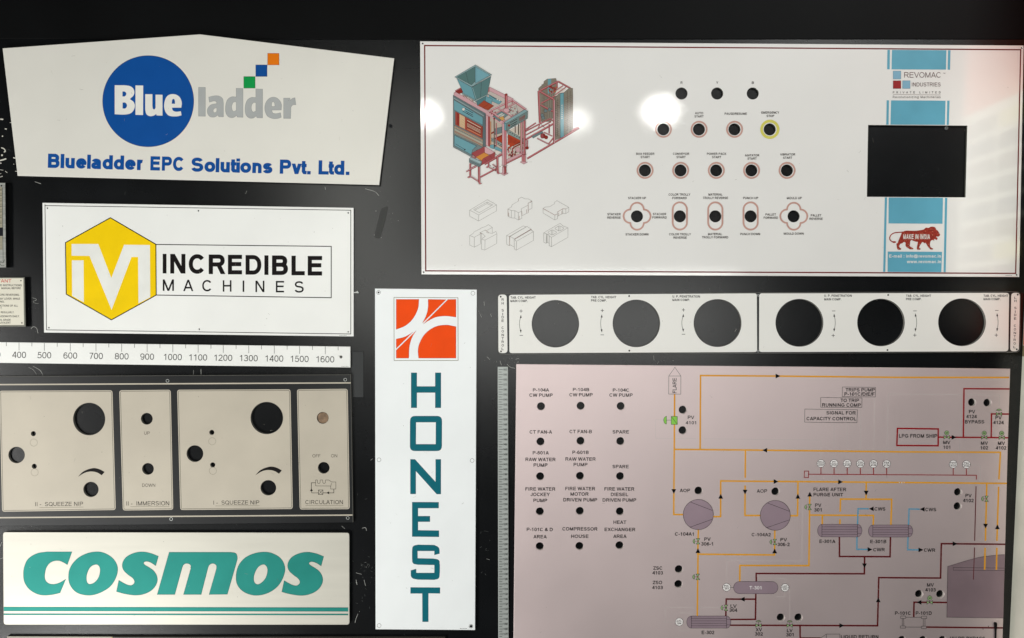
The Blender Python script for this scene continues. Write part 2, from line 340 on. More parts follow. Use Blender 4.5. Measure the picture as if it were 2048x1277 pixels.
def letters(pb, items, m, w, f=lambda p: p):
    """each letter in a box of its own: (char, x0, x1, ytop, ybase)"""
    for ch, x0, x1, y0, y1 in items:
        _, _, iw, _ = glyph(ch, w)
        put(pb, ch, w, m, (lambda u, v, x0=x0, x1=x1, y0=y0, y1=y1, iw=iw: f((x0 + u / iw * (x1 - x0), y1 + v * (y0 - y1)))), 1)
    return pb
def words(th, name, items, m, w=.14, **kw):
    """one part of lettering from several lines (string, x, baseline, cap, width)"""
    pb = PB(th)
    for it in items: text(pb, it[0], it[1], it[2], it[3], m, w, width=it[4] if len(it) > 4 else None, **kw)
    return pb.build(name)

# ================================================================== the setting
def cornx(y): return 2077.5 - .0457 * y
wall = Thing('wall', None, None, .0, (1024, 638.5), kind='structure')
def board(y0, y1, z, name, m=WALL):
    PB(wall).solid([(-900, y0), (cornx(y0), y0), (cornx(y1), y1), (-900, y1)], [], m, z, z0=-18, ch=.4).build(name)
board(79.3, 1900, 0, 'board'); board(-900, 78.6, .5, 'board', TOPW)
SIDE = Thing('side_wall', None, None, .0, (2045, 638.5), kind='structure')
def side_build(pb, name, dx=0):
    me = bpy.data.meshes.new(name)
    me.from_pydata([((cornx(y) - 1024 - z) / 1000 - SIDE.loc[0], -x / 1000, (638.5 - y) / 1000 - SIDE.loc[2]) for x, y, z in pb.v], [], pb.f)
    for m in pb.mats: me.materials.append(m)
    me.polygons.foreach_set('material_index', pb.m); me.update()
    o = bpy.data.objects.new(name, me); COL.objects.link(o); o.parent = SIDE.root; return o
p = PB(SIDE); p.solid([(-20, -400), (260, -400), (260, 640), (70, 700), (70, 1900), (-20, 1900)], [], CREAM, 0, z0=-18); side_build(p, 'panel')
ORANGE = ink('#e4581f', k=.9); OL = ink('#8b8063')
p = PB(SIDE); p.solid([(3, 586), (150, 586), (150, 690), (3, 690)], [], ORANGE, 1.6, z0=0)
letters(p, [(c, 14 + 17 * i, 27 + 17 * i, 625, 640) for i, c in enumerate('CONTROL')], ink('#3a1a10'), .2); letters(p, [('O', 5, 12, 672, 684), ('C', 20, 30, 660, 676)], ink('#3a1a10'), .2)
side_build(p, 'sign_plate')
p = PB(SIDE); p.solid([(1, 691.5), (68, 691.5), (68, 713), (1, 713)], [], OL, 1.2, z0=0); side_build(p, 'trim')
p = PB(SIDE); p.solid([(4, -300), (254, -300), (254, 172), (4, 172)], [], ORANGE, 2, z0=0)
letters(p, [('C', 26, 66, 95, 165), ('O', 84, 134, 92, 165)], ink('#ecd9c0'), .26); side_build(p, 'sign_plate')
p = PB(SIDE); p.solid([(2, 440), (60, 440), (60, 585), (2, 585)], [], OL, 1.2, z0=0); side_build(p, 'trim')
for c0, c1 in ((14, 118), (134, 244)):
    for i, y in enumerate(range(196, 560, 47)):
        p = PB(SIDE); hx = '#efe6a8' if (i == 0 or i == 6) and c0 == 14 else ('#8b8982', '#77767a', '#93857a')[i % 3]
        p.solid(roundq([(c0, y), (c1, y), (c1, y + 33), (c0, y + 33)], 4), [], ink(hx, k=.8), 2.5, z0=0)
        p.stroke([(c0 + 12, y + 12), (c1 - 14, y + 12)], 2.5, ink('#77746c')); p.stroke([(c0 + 12, y + 21), (c1 - 30, y + 21)], 2.5, ink('#77746c')); side_build(p, 'name_plate')

# scratches, specks and glue rests on the board: nobody could count them
SCR = mat('scratch_grey', '#b9bab4', rough=.7, k=.75, var=.3, vscale=60); SC2 = mat('scratch_faint', '#5c605e', rough=.7, k=.7, var=.3, vscale=60)
p = PB(wall, 0.05)
def scr(pts, wd=.5, m=None): p.stroke(smooth(pts, 4, False), wd, m or SCR)
for s_ in ([(57, 735), (66, 740), (73, 749)], [(66, 733), (80, 741), (86, 751)], [(65, 596), (73, 600), (66, 604), (77, 608)], [(62, 658), (67, 654), (73, 657), (76, 667)],
           [(981, 628), (983, 634)], [(1000, 722), (1003, 731)], [(1014, 729), (1021, 735), (1030, 737)], [(968, 604), (969, 612)], [(957, 622), (963, 635)], [(716, 1228), (712, 1238), (710, 1246)],
           [(724, 1057), (731, 1056), (733, 1062)], [(683, 1052), (690, 1058)], [(1307, 711), (1308, 721)], [(1315, 728), (1317, 723)], [(712, 1146), (723, 1149)], [(728, 1160), (731, 1172)], [(712, 1160), (714, 1170)],
           [(1031, 719), (1038, 717)], [(491, 388), (494, 382)], [(62, 1, )] if 0 else [(650, 374), (651, 380)], [(730, 378), (750, 384), (758, 392)], [(387, 741), (387, 750)], [(402, 739), (402, 750)], [(70, 364), (82, 368)], [(974, 714), (980, 720)], [(0, 1094), (4, 1084)], [(1, 1118), (6, 1116)], [(745, 918), (741, 921)], [(979, 1120), (973, 1118)]):
    if len(s_) > 1: scr(s_, .45 if s_[0][0] % 2 else .7)
for i in range(150):
    cx, cy = random.choice([(720, 1160), (72, 640), (990, 720), (772, 420), (725, 1180), (960, 1110), (8, 300), (735, 1130), (70, 1055), (1320, 720), (1020, 722)])
    x, y = random.gauss(cx, 13), random.gauss(cy, 38 if cx in (720, 72, 772, 725, 960) else 5); r = random.choice([.3, .35, .5, .7])
    if random.random() < .6: p.disc(x, y, r, SCR if random.random() < .6 else SC2, 7)
    else:
        a = random.uniform(0, 3); p.stroke([(x, y), (x + 4 * math.cos(a), y + 4 * math.sin(a))], .35, SC2)
for i in range(60):
    x, y = random.uniform(0, 2040), random.uniform(90, 1277); a = random.gauss(1.4, .5); l = random.uniform(2, 9)
    p.stroke([(x, y), (x + l * math.cos(a), y + l * math.sin(a))], .3, SC2)
p.build('scratch', kind='stuff')
p = PB(wall, 0.05); GL = mat('dried_glue', '#d9d7cb', rough=.5, k=.85)
for pts, wd in (([(0, 322), (7, 320), (13, 318)], 2.6), ([(3, 296), (8, 298), (11, 303), (8, 305)], 2), ([(10, 258), (14, 259)], 2), ([(1, 239), (7, 239.5)], 2.6), ([(20, 246), (24, 246)], 1.2), ([(0, 340), (7, 341)], .8), ([(11, 343), (15, 346)], .9),
                ([(0, 355), (6, 353)], 1.2), ([(27, 316), (32, 317)], 2.4), ([(31, 343), (35, 343.5)], 1.2), ([(717, 584), (713, 588)], .1)):
    p.stroke(smooth(pts, 4, False), wd, GL)
for x, y, r in ((5.5, 273, 1.4), (4.5, 311, 1.9), (2, 327, 1.4), (2, 348, .8), (28, 329, .8)): p.disc(x, y, r, GL, 12)
p.build('glue_spot', kind='stuff')
p = PB(wall, 0.05); p.fill([roundq([(762, 418), (776, 412), (771, 440), (760, 478), (748, 476)], 5)], mat('dust_smear', '#151715', rough=.4, k=.7, var=.4, vscale=40)); p.build('smudge')

def screw_thing(x, y, r, label, m, cat='screw', name='screw'):
    t = Thing(name, label, cat, .003, (x, y)); p = PB(t)
    p.solid(circ(x, y, r, 20), [], m, 0, ch=.6); p.build('screw_head')
    p = PB(t); p.stroke([(x - r * .6, y), (x + r * .6, y)], r * .3, BLACK); p.stroke([(x, y - r * .6), (x, y + r * .6)], r * .3, BLACK); p.build('cross_slot'); return t
screw_thing(780.8, 252, 3.6, 'black cross-head screw in the bare board right of the blue disc sign', ink('#24262a'))
screw_thing(1893.6, 256.4, 3.3, 'dark cross-head screw at the top edge inside the large rectangular cut-out', ink('#6c706e'))
t = Thing('wall_nail', 'small bent metal nail sticking out at the right edge of the yellow hexagon sign', 'nail', .006, (714, 585.5)); p = PB(t)
p.solid([(707, 584.4), (713, 584), (714, 581.6), (716, 584), (718, 585.5), (716, 587.4), (713.5, 586.6), (707, 586.6)], [], STEEL, 0, z0=-3, ch=.3); p.build('nail_shank')
t = Thing('paper_patch', 'faint grey square sticker on the board beside the right end of the long scale', 'sticker', .0004, (716, 720)); t.plate([(702.5, 704), (727, 704), (727, 795), (706, 795), (702.5, 735)], [], mat('grey_film', '#26292a', rough=.5, k=.8), name='film')

# ================================================================== blue disc sign (top left)
S = Thing('company_sign', 'white pentagon-topped sign with a blue disc and grey and blue company lettering', 'sign', .009, (400, 220))
S.plate([(5, 97), (400, 69), (788.5, 117), (758.5, 370.5), (35, 352)], [], mat('warm_white_sheet', '#ebe9e0', rough=.45, metal=.1, k=.88, var=.03, bump=.05), edge=BLACK)
BLUE = ink('#0b4c96', k=.95); EDGE = ink('#0b2b5c'); W_ = ink('#efeee6', k=.86); GREY = ink('#b3b6b5', k=.85)
p = PB(S); p.disc(296.4, 202.9, 91.5, EDGE, 96); p.disc(296.4, 202.9, 90.7, BLUE, 96); par = p.build('disc')
f = T(190, 100, 4.763)
def G_(outline, *holes): return [smooth(tr(o, f)) for o in (outline,) + holes]
BL = [G_([(188, 338, 1), (295, 340), (345, 352), (372, 385), (370, 430), (332, 470, 1), (370, 500), (379, 545), (350, 598), (290, 617), (188, 614, 1)], [(262, 397, 1), (285, 400), (299, 420), (285, 443), (262, 445, 1)], [(263, 503, 1), (290, 505), (305, 530), (292, 557), (263, 560, 1)]),
      G_([(386, 340, 1), (459, 341, 1), (458, 622, 1), (386, 620, 1)]),
      G_([(479, 423, 1), (547, 424, 1), (547, 535, 1), (552, 562), (566, 568), (577, 553, 1), (577, 428, 1), (643, 429, 1), (643, 628, 1), (588, 626, 1), (583, 612, 1), (560, 627), (525, 633), (492, 616), (479, 575, 1)]),
      G_([(822, 552, 1), (733, 552, 1), (742, 578), (772, 590), (818, 586, 1), (824, 625, 1), (775, 635), (700, 625), (663, 570), (662, 500), (690, 440), (745, 422), (800, 445), (826, 500)], [(731, 514, 1), (736, 478), (748, 468), (759, 480), (763, 515, 1)])]
for g in BL: p = PB(S); p.fill(g, W_); p.build('letter', parent=par)
dd = [(1345, 367, 1), (1410, 369, 1), (1410, 644, 1), (1355, 642, 1), (1350, 625, 1), (1320, 645), (1280, 643), (1250, 610), (1243, 550), (1260, 480), (1300, 449), (1345, 450, 1)]; dh = [(1345, 497, 1), (1320, 500), (1304, 530), (1304, 560), (1318, 586), (1345, 578, 1)]
sh = lambda l, a, b: [(q[0] + a, q[1] + b) + tuple(q[2:]) for q in l]
LA = [G_([(986, 358, 1), (1052, 358, 1), (1052, 634, 1), (986, 633, 1)]),
      G_([(1083, 452, 1), (1130, 440), (1180, 441), (1215, 465), (1224, 510, 1), (1224, 640, 1), (1178, 638, 1), (1172, 622, 1), (1140, 641), (1098, 638), (1072, 605), (1074, 560), (1105, 525), (1160, 513, 1), (1155, 495), (1135, 488), (1090, 500, 1)], [(1160, 553, 1), (1137, 560), (1126, 580), (1134, 598), (1150, 597), (1160, 585, 1)]),
      G_(dd, dh), G_(sh(dd, 187, 6), sh(dh, 187, 6)),
      G_([(1775, 574, 1), (1684, 575, 1), (1692, 600), (1720, 609), (1768, 600, 1), (1775, 643, 1), (1740, 655), (1690, 655), (1640, 628), (1617, 560), (1635, 490), (1685, 453), (1740, 465), (1775, 515)], [(1682, 540, 1), (1686, 505), (1698, 495), (1710, 508), (1714, 540, 1)]),
      G_([(1797, 461, 1), (1858, 461, 1), (1860, 482, 1), (1880, 464), (1905, 457, 1), (1914, 524, 1), (1885, 526), (1867, 545, 1), (1864, 655, 1), (1797, 654, 1)])]
GE = ink('#7c807e')
for g in LA:
    p = PB(S); p.fill(g, GREY)
    for l in g: p.stroke(l, .5, GE, closed=True)
    p.build('letter')
for (a, b, c, d_), col, ed in (((1643, 33, 1755, 146), '#e8790e', '#9a4c08'), ((1530, 143, 1641, 256), '#0b4c96', '#0a2c60'), ((1416, 254, 1527, 367), '#0f9a4a', '#0a5c2c')):
    a, b = f((a, b)); c, d_ = f((c, d_)); p = PB(S); p.rect(a, b, c, d_, ink(ed)); p.rect(a + .7, b + .7, c - .7, d_ - .7, ink(col)); p.build('colour_square')
def P3(u, v): return (80 + u / 3.2, 290 + v / 3.2)
p = PB(S)
for s_, u0, u1, v0, v1, cap in (('Blueladder', 50, 660, 147.5, 163, 28.3), ('EPC', 706, 924, 164, 169, 28.3), ('Solutions', 967, 1487, 172, 184, 28.3), ('Pvt.', 1534, 1732, 185, 190, 28.3), ('Ltd.', 1782, 1980, 190, 194, 28.3)):
    a, b = P3(u0, v0), P3(u1, v1)
    p = PB(S); text(p, s_, a[0], a[1], cap, BLUE, w=.235, width=math.dist(a, b), align='l', track=-.05, ang=math.degrees(math.atan2(b[1] - a[1], b[0] - a[0]))); p.build('lettering')

# ================================================================== yellow hexagon sign
S = Thing('machines_sign', 'white framed sign with a yellow hexagon logo and bold black lettering', 'sign', .006, (396, 540))
S.plate([(84.7, 405.9), (707.3, 416), (707.3, 673.4), (87.9, 665.5)], [circ(x, y, 1.5, 12) for x, y in ((94.8, 416.5), (396.8, 422), (696.3, 426.2), (97.7, 655.7), (398.6, 658.8), (696.3, 664.1))], WHITE, edge=STEEL)
INK = ink('#120e0e')
p = PB(S); p.stroke([(90, 411.7), (701.6, 421), (701.6, 668.4), (93, 660.2)], 1.3, INK, closed=True); p.stroke([(88.6, 410.3), (92, 410.4)], .8, INK); p.build('border_line')
hx = [(220.8, 436), (311.8, 489.2), (312.4, 590.7), (222.9, 640.2), (132.6, 588.8), (131, 485.8)]
p = PB(S); p.fill([hx], ink('#f2cc00', k=.95)); p.stroke(hx, 1.9, INK, closed=True); par = p.build('hexagon')
f = T(0, 400, 3.755)
p = PB(S); p.fill([tr([(538, 332), (738, 332), (836, 588), (932, 338), (1126, 340), (1128, 733), (1040, 779), (1037, 430), (988, 430), (838, 827), (672, 422), (538, 420)], f)], ink('#eff0ea', k=.88))
p.fill([tr([(540, 455), (628, 455), (630, 771), (542, 722)], f)], ink('#eff0ea')); p.build('monogram', parent=par)
p = PB(S); p.stroke([(312, 489.4), (662.5, 493.3), (662.5, 595.9), (312.6, 590.6)], 1.7, INK); p.build('frame_line')
f = T(300, 480, 5.389); p = PB(S)
it = []
for ch, a, b in (('I', 137, 178), ('N', 218, 382), ('C', 418, 600), ('R', 633, 815), ('E', 840, 992), ('D', 1030, 1200), ('I', 1233, 1277), ('B', 1315, 1487), ('L', 1525, 1668), ('E', 1700, 1855)):
    q = (a - 137) / 1718 * 25; it.append((ch, a, b, 152 + q, 363 + q))
for q in it: p = PB(S); letters(p, [q], INK, .212, f); p.build('letter')
it = []
for ch, a, b in (('M', 138, 258), ('A', 358, 467), ('C', 563, 670), ('H', 785, 878), ('I', 999, 1016), ('N', 1137, 1233), ('E', 1357, 1445), ('S', 1558, 1657)):
    q = (a - 138) / 1420 * 19; it.append((ch, a, b, 428 + q, 551 + q))
for q in it: p = PB(S); letters(p, [q], INK, .14, f); p.build('letter')
p = PB(S); [p.stroke([(679 + 3 * i, 671.2), (681 + 3 * i, 671.3)], .9, ink('#55534e')) for i in range(5)]; p.build('serial_print')

# ================================================================== long horizontal scale
S = Thing('measuring_scale', 'long narrow white scale plate numbered 400 to 1600 in hundreds', 'scale', .004, (350, 708))
S.plate([(-15, 684.5), (700.8, 693.7), (700.8, 735.4), (-15, 726)], [circ(682, 714.3, 1.9, 12)], WHITE, edge=BLACK)
xs = {300: -13, 400: 38.1, 500: 88.7, 600: 140.6, 700: 192, 800: 243.4, 900: 294.3, 1000: 345.7, 1100: 396.3, 1200: 446.5, 1300: 497.5, 1400: 548.6, 1500: 599.3, 1600: 650.6}
yt = lambda x: 685 + (x + 15) / 715.8 * 9
p = PB(S)
for k, x in xs.items():
    if k > 300: p.stroke([(x, yt(x)), (x, yt(x) + 15.5)], .8, INK)
    p.stroke([(x + 25.7, yt(x)), (x + 25.7, yt(x) + 7.6)], .8, INK)
p.build('tick_marks', kind='stuff')
for k, x in xs.items():
    p = PB(S); text(p, str(k), x, yt(x) + 30.6 + (k - 400) / 1200 * 1.2, 12.3, INK, w=.11, sx=1.0, ang=.72); p.build('numeral')
p = PB(S); p.ring(682, 714.3, 2.6, .8, ink('#6b6862')); p.stroke([(677, 712), (681, 713)], .8, ink('#8a877e')); p.build('screw_mark')
p = PB(S); [p.stroke([(683 + 3 * i, 733.2), (685 + 3 * i, 733.3)], .8, ink('#55534e')) for i in range(5)]; p.build('serial_print')

# ================================================================== black control panel with four champagne fields
S = Thing('control_panel', 'wide black control plate with four champagne-coloured fields of round openings', 'control panel', .005, (350, 900))
f5 = T(0, 740, 3.99); f6 = T(340, 740, 3.99)
rings = [(335, 762.2), (690.5, 759.8), (342.3, 1038.6), (695.5, 1036.4)]
holes = [circ(178.4, 838.5, 31.2, 64, 31.6), circ(33.3, 910.4, 16, 40), circ(182, 979.3, 14.8, 40), circ(66.9, 867.8, 4.9, 24), circ(68.7, 933, 4.9, 24), circ(293.7, 838, 11.4, 36), circ(296, 938.2, 11.4, 36),
         circ(533.7, 836.5, 31.6, 64, 31.3), circ(389.9, 907.7, 16.2, 40), circ(536.7, 976, 15.2, 40, 14.9), circ(423.7, 865.3, 4.9, 24), circ(425.5, 930.2, 4.9, 24), circ(645.5, 836.2, 11.4, 36), circ(647.5, 936, 11.3, 36)]
fields = [[(-1, 782), (225, 781), (231.5, 1020.5), (4.3, 1024)], [(238.5, 781), (341.5, 780), (346.5, 1020), (245.6, 1021.5)], [(354.3, 780), (581, 779), (585.6, 1018.5), (360.5, 1020.5)], [(593.9, 779), (695.5, 778), (699.6, 1018.8), (599.4, 1019.5)]]
S.plate([(-20, 752.8), (701.7, 749.5), (706.2, 1045.5), (-20, 1053)], holes + [circ(x, y, 2.2, 14) for x, y in rings], PMET, edge=ink('#6d6c66'))
p = PB(S); p.stroke([(-20, 753.4), (701.2, 750.1), (705.7, 1045)], .5, ink('#77766f')); p.stroke([(-18, 769.8), (701.5, 766.2)], 2.6, BEIGE); p.stroke([(-18, 1036), (705, 1030.6)], 2.6, BEIGE); p.build('border_line')
def inpoly(q, l):
    c = False
    for i in range(len(l)):
        (x1, y1), (x2, y2) = l[i - 1], l[i]
        if (y1 > q[1]) != (y2 > q[1]) and q[0] < (x2 - x1) * (q[1] - y1) / (y2 - y1) + x1: c = not c
    return c
def cen(h): return (sum(q[0] for q in h) / len(h), sum(q[1] for q in h) / len(h))
for i, q in enumerate(fields):
    p = PB(S, .1); loop = ccw(roundq(q, 5.5), True); hs = [h for h in holes if inpoly(cen(h), q)]
    p.fill([loop] + [[(c_[0] + (a - c_[0]) * 1.03, c_[1] + (b - c_[1]) * 1.03) for a, b in h] for h in hs for c_ in [cen(h)]], BEIGE)
    p.stroke(offs(loop, 2.3), .7, INK, closed=True); o = p.build('field')
    for h in hs:
        c_ = cen(h); r = (h[0][0] - c_[0])
for x, y in rings: p = PB(S); p.ring(x, y, 2.9, 1, STEEL, 20); p.build('eyelet')
for x, y in ((67.7, 885.6), (69.4, 945), (424.5, 883), (425.7, 942)): p = PB(S); p.ring(x, y, 7.2, .45, ink('#6b6350')); p.build('lamp_outline')
cre = [(622, 855, 1), (665, 812), (740, 785), (790, 792), (835, 815, 1), (812, 842, 1), (775, 820), (725, 812), (675, 823)]
for a, g in ((0, f5), (1, f6)):
    p = PB(S); p.fill([smooth(tr(sh(cre, 58 * a, -12 * a), g))], INK); p.build('dial_mark')
p = PB(S); text(p, 'II -  SQUEEZE NIP', 118.4, 1012.4, 8, INK, w=.12, width=95.5, ang=-.5); p.stroke([(79, 1015.6), (167, 1014.6)], .5, ink('#5c543f')); p.build('lettering')
p = PB(S); text(p, 'II -  IMMERSION', 295.7, 1011.3, 8.3, INK, w=.12, width=85.5, ang=-.3); p.stroke([(261, 1013.8), (339, 1013.4)], .5, ink('#5c543f')); p.build('lettering')
p = PB(S); text(p, 'I -  SQUEEZE NIP', 472.8, 1009.5, 8, INK, w=.12, width=91.5, ang=-.2); p.stroke([(431, 1012.3), (519, 1011.8)], .5, ink('#5c543f')); p.build('lettering')
p = PB(S); text(p, 'CIRCULATION', 648.3, 1008.7, 8, INK, w=.12, width=75, ang=-.1); p.stroke([(611, 1011.5), (687, 1011.2)], .5, ink('#5c543f')); p.build('lettering')
for s_, x, y, wd in (('UP', 294, 869.8, 11), ('DOWN', 297.5, 974, 26), ('OFF', 632.9, 915.3, 16), ('ON', 668.3, 915.2, 12.3)): p = PB(S); text(p, s_, x, y, 6.3, INK, w=.11, width=wd); p.build('lettering')
f = T(600, 930, 14.19); p = PB(S)
for l in ([(445, 432), (495, 432), (495, 490), (510, 525), (535, 532), (562, 520), (572, 490), (572, 432), (645, 432), (645, 490), (660, 522), (685, 532), (712, 520), (722, 490), (722, 432), (820, 432), (895, 488), (1018, 488), (1018, 688), (872, 688), (872, 603), (470, 600), (445, 590)],): p.stroke(tr(l, f), .75, INK, closed=True)
p.stroke(tr([(895, 520), (875, 605)], f), .7, INK)
p.stroke(tr([(440, 512), (322, 512), (322, 700)], f), 1.1, INK); p.stroke(tr([(322, 740), (335, 798), (520, 798)], f), .9, INK); p.stroke(tr([(655, 798), (960, 798), (960, 690)], f), 1.1, INK)
p.stroke(tr([(525, 715), (650, 715), (650, 843), (525, 843)], f), .9, INK, closed=True); p.stroke(tr([(525, 715), (650, 843)], f), .7, INK); p.stroke(tr([(525, 843), (650, 715)], f), .7, INK)
p.fill([tr([(325, 672), (368, 748), (282, 748)], f)], INK); p.fill([tr([(750, 797), (828, 755), (828, 838)], f)], INK); p.build('circuit_drawing')
p = PB(S, 0); p.solid(circ(645.6, 836.3, 11.1, 30), [], mat('cork_brown', '#8a7159', rough=.8, k=.8, var=.35, vscale=160, bump=.5, bscale=700), -1.2, z0=-4.8, ch=.4); p.build('hole_plug')

# ================================================================== teal italic nameplate (bottom left)
S = Thing('name_plate', 'silver-white nameplate with rounded corners and big slanted teal lettering over two stripes', 'nameplate', .006, (350, 1155))
S.plate(roundq([(5.8, 1064.7), (698.6, 1066), (699, 1250), (7.2, 1250)], 6), [], BRUSH, edge=BLACK)
TEAL = ink('#2a8a80', k=.95, metal=.25, rough=.4); TE = ink('#1b4a44')
f7 = T(0, 1040, 5.12); f8 = T(360, 1040, 5.12)
so = [(1622, 373, 1), (1540, 342), (1450, 328), (1360, 345), (1285, 390), (1253, 455), (1264, 512), (1310, 560), (1362, 600), (1378, 640), (1350, 670), (1310, 668), (1260, 645), (1217, 620, 1), (1193, 735, 1), (1280, 758), (1390, 772), (1480, 758), (1560, 715), (1605, 650), (1610, 590), (1580, 530), (1530, 490), (1485, 463), (1471, 440), (1500, 426), (1545, 438), (1595, 470, 1)]
co_ = [[[(737, 328, 1), (480, 328, 1), (380, 345), (290, 400), (250, 480), (240, 560), (252, 640), (300, 710), (370, 755), (440, 772), (530, 767), (615, 748, 1), (674, 608, 1), (610, 645), (550, 660), (495, 650), (462, 610), (460, 550), (480, 480), (530, 430), (600, 418), (650, 436), (690, 460, 1)]],
       [[(1000, 327), (1080, 345), (1160, 400), (1203, 480), (1195, 570), (1140, 670), (1060, 730), (960, 768), (870, 770), (780, 740), (720, 670), (702, 590), (720, 490), (790, 400), (890, 345)], [(985, 457), (1015, 475), (1026, 520), (1010, 590), (970, 640), (920, 660), (895, 645), (885, 600), (895, 540), (930, 480)]],
       [so]]
c8 = [[[(-110, 332, 1), (520, 332, 1), (572, 345), (588, 390), (578, 440, 1), (485, 763, 1), (298, 765, 1), (374, 500, 1), (371, 465), (335, 447), (300, 464), (286, 495, 1), (217, 765, 1), (36, 765, 1), (112, 495, 1), (108, 463), (72, 447), (38, 459), (22, 490, 1), (-53, 765, 1), (-233, 765, 1)]],
      [[(870, 330), (950, 345), (1035, 400), (1075, 490), (1060, 580), (1010, 670), (930, 735), (830, 770), (740, 770), (650, 735), (590, 670), (574, 590), (595, 480), (660, 395), (760, 345)], [(855, 457), (885, 475), (897, 520), (880, 590), (840, 640), (795, 662), (765, 645), (755, 600), (768, 540), (805, 480)]],
      [sh(so, -150, 3)]]
for gs, g in ((co_, f7), (c8, f8)):
    for ls in gs:
        p = PB(S); L_ = [smooth(tr(l, g), 7) for l in ls]; p.fill(L_, TEAL); [p.stroke(l, .55, TE, closed=True) for l in L_]; p.build('letter')
for a, b, c, d_ in ((1214.4, 1222.3, 1215.6, 1223.2), (1227.7, 1230.2, 1228.2, 1230.6)):
    p = PB(S); p.fill([[(7.6, a), (696.4, c), (696.4, d_), (7.6, b)]], TEAL)
    p.stroke([(7.6, a), (696.4, c)], .6, TE); p.stroke([(7.6, b), (696.4, d_)], .6, TE); p.build('stripe')

# ================================================================== vertical sign in the middle
S = Thing('vertical_sign', 'tall narrow white sign with an orange square logo above six teal capitals', 'sign', .006, (851, 918))
cs = [(757.2, 585.4), (945.8, 587), (758, 920), (944.3, 921.5), (758.3, 1251.5), (941.9, 1253)]
S.plate([(749.9, 577.5), (953.7, 579.7), (950.2, 1260.7), (751.2, 1259.2)], [], WHITE2, edge=BLACK)
for i, (x, y) in enumerate(cs):
    p = PB(S); p.ring(x, y, 3.9, .6, ink('#5c5a52'), 24); par = p.build('hole_outline')
    if i in (0, 5): p = PB(S); p.solid(circ(x, y, 1.7 if i == 0 else 2.6, 16), [], BLACK, .9, z0=0, ch=.3); p.build('screw', parent=par)
f = T(740, 560, 3.547); OR = ink('#f24d0a', k=.97); OE = ink('#8a3410')
p = PB(S); p.stroke(tr([(170, 125), (624, 128), (625, 573), (171, 573)], f), 1, ink('#7d755a'), closed=True); p.build('frame_line')
def piece(l):
    p = PB(S); q = smooth(tr(l, f)); p.fill([q], OR); p.stroke(q, .45, OE, closed=True); p.build('logo_piece')
piece([(186, 139, 1), (347, 139, 1), (340, 205), (305, 275), (252, 325), (186, 352, 1)])
piece([(413, 139, 1), (540, 141, 1), (372, 308, 1), (400, 250), (412, 195)])
piece([(553, 140, 1), (610, 139, 1), (610, 265, 1), (540, 257), (470, 264), (415, 290), (378, 314, 1)])
piece([(186, 420, 1), (240, 408), (285, 385), (306, 370, 1), (186, 487, 1)])
piece([(186, 500, 1), (328, 360, 1), (300, 405), (280, 470), (275, 556, 1), (186, 556, 1)])
piece([(610, 333, 1), (540, 321), (460, 335), (390, 385), (352, 450), (341, 500), (345, 556, 1), (610, 556, 1)])
TL = ink('#0c6674', k=.95); TLE = ink('#083a44'); f2 = T(740, 900, 3.388)
def cap_letter(loops):
    p = PB(S); p.fill(loops, TL); [p.stroke(l, .5, TLE, closed=True) for l in loops]; p.build('letter')
cap_letter([tr([(292, 660), (332, 660), (332, 757), (463, 757), (463, 660), (503, 660), (503, 908), (463, 908), (463, 800), (332, 800), (332, 908), (292, 908)], f)])
cap_letter([roundq(tr([(285, 967), (510, 967), (509, 1214), (284, 1214)], f), 10), tr([(326, 1010), (468, 1010), (467, 1167), (325, 1167)], f)])
cap_letter([tr([(274, 65), (304, 65), (445, 220), (445, 65), (480, 65), (480, 300), (452, 300), (310, 142), (310, 299), (274, 299)], f2)])
cap_letter([tr([(286, 355), (465, 356), (465, 395), (325, 395), (325, 450), (406, 450), (406, 487), (325, 487), (325, 546), (467, 548), (467, 590), (286, 588)], f2)])
cap_letter([smooth(tr([(471, 703, 1), (466, 665), (435, 646, 1), (325, 644, 1), (292, 655), (286, 690, 1), (286, 735, 1), (292, 768), (325, 778, 1), (437, 780, 1), (437, 835, 1), (313, 835, 1), (312, 808, 1), (277, 818, 1), (283, 865), (325, 879, 1), (435, 880, 1), (465, 870), (472, 830, 1), (472, 780, 1), (465, 748), (430, 738, 1), (322, 736, 1), (321, 685, 1), (437, 685, 1), (437, 712, 1)], f2), 4)])
cap_letter([tr([(275, 933), (474, 934), (474, 973), (395, 972), (395, 1165), (356, 1165), (355, 973), (275, 973)], f2)])
p = PB(S); [p.stroke([(920 + 3 * i, 1257.3), (922 + 3 * i, 1257.4)], .9, ink('#55534e')) for i in range(5)]; p.build('serial_print')

# ================================================================== large glossy machine panel (top right)
S = Thing('machine_panel', 'large glossy white panel with a brick machine drawing, push-button openings and a blue column', 'control panel', .005, (1440, 320))
H = [circ(x, 187.4, 12, 36) for x in (1363.1, 1434.4, 1505.6)] + [circ(x, 259.2, 12, 36) for x in (1326.8, 1398, 1469, 1539.6)] + [circ(x, 341.3, 12, 36) for x in (1290, 1361.2, 1432.5, 1503, 1574)] + [circ(x, 433.1, 12, 36) for x in (1274, 1359.8, 1430.8, 1501.4, 1587.4)]
H += [circ(x, y, 1.7, 10) for x, y in ((845.3, 87.5), (2044, 96.2), (847.2, 544.6), (2033.8, 550.2))] + [[(1736.5, 250.4), (1934.8, 251.7), (1931.3, 395.3), (1734, 394)]]
S.plate([(840.2, 82.9), (2047.5, 91.4), (2038.8, 554.4), (843, 549.3)], H, GLOSS, edge=ink('#55554e'))
gk = dict(rough=.34, spec=.3, coat=1, crough=.036, cior=2.3, bump=.05, bscale=1300)
def gink(h, k=.9): return mat('gloss_ink_' + h.strip('#'), h, k=k, var=.05, vscale=20, **gk)
DRED = ink('#6e0f0d', k=.95)
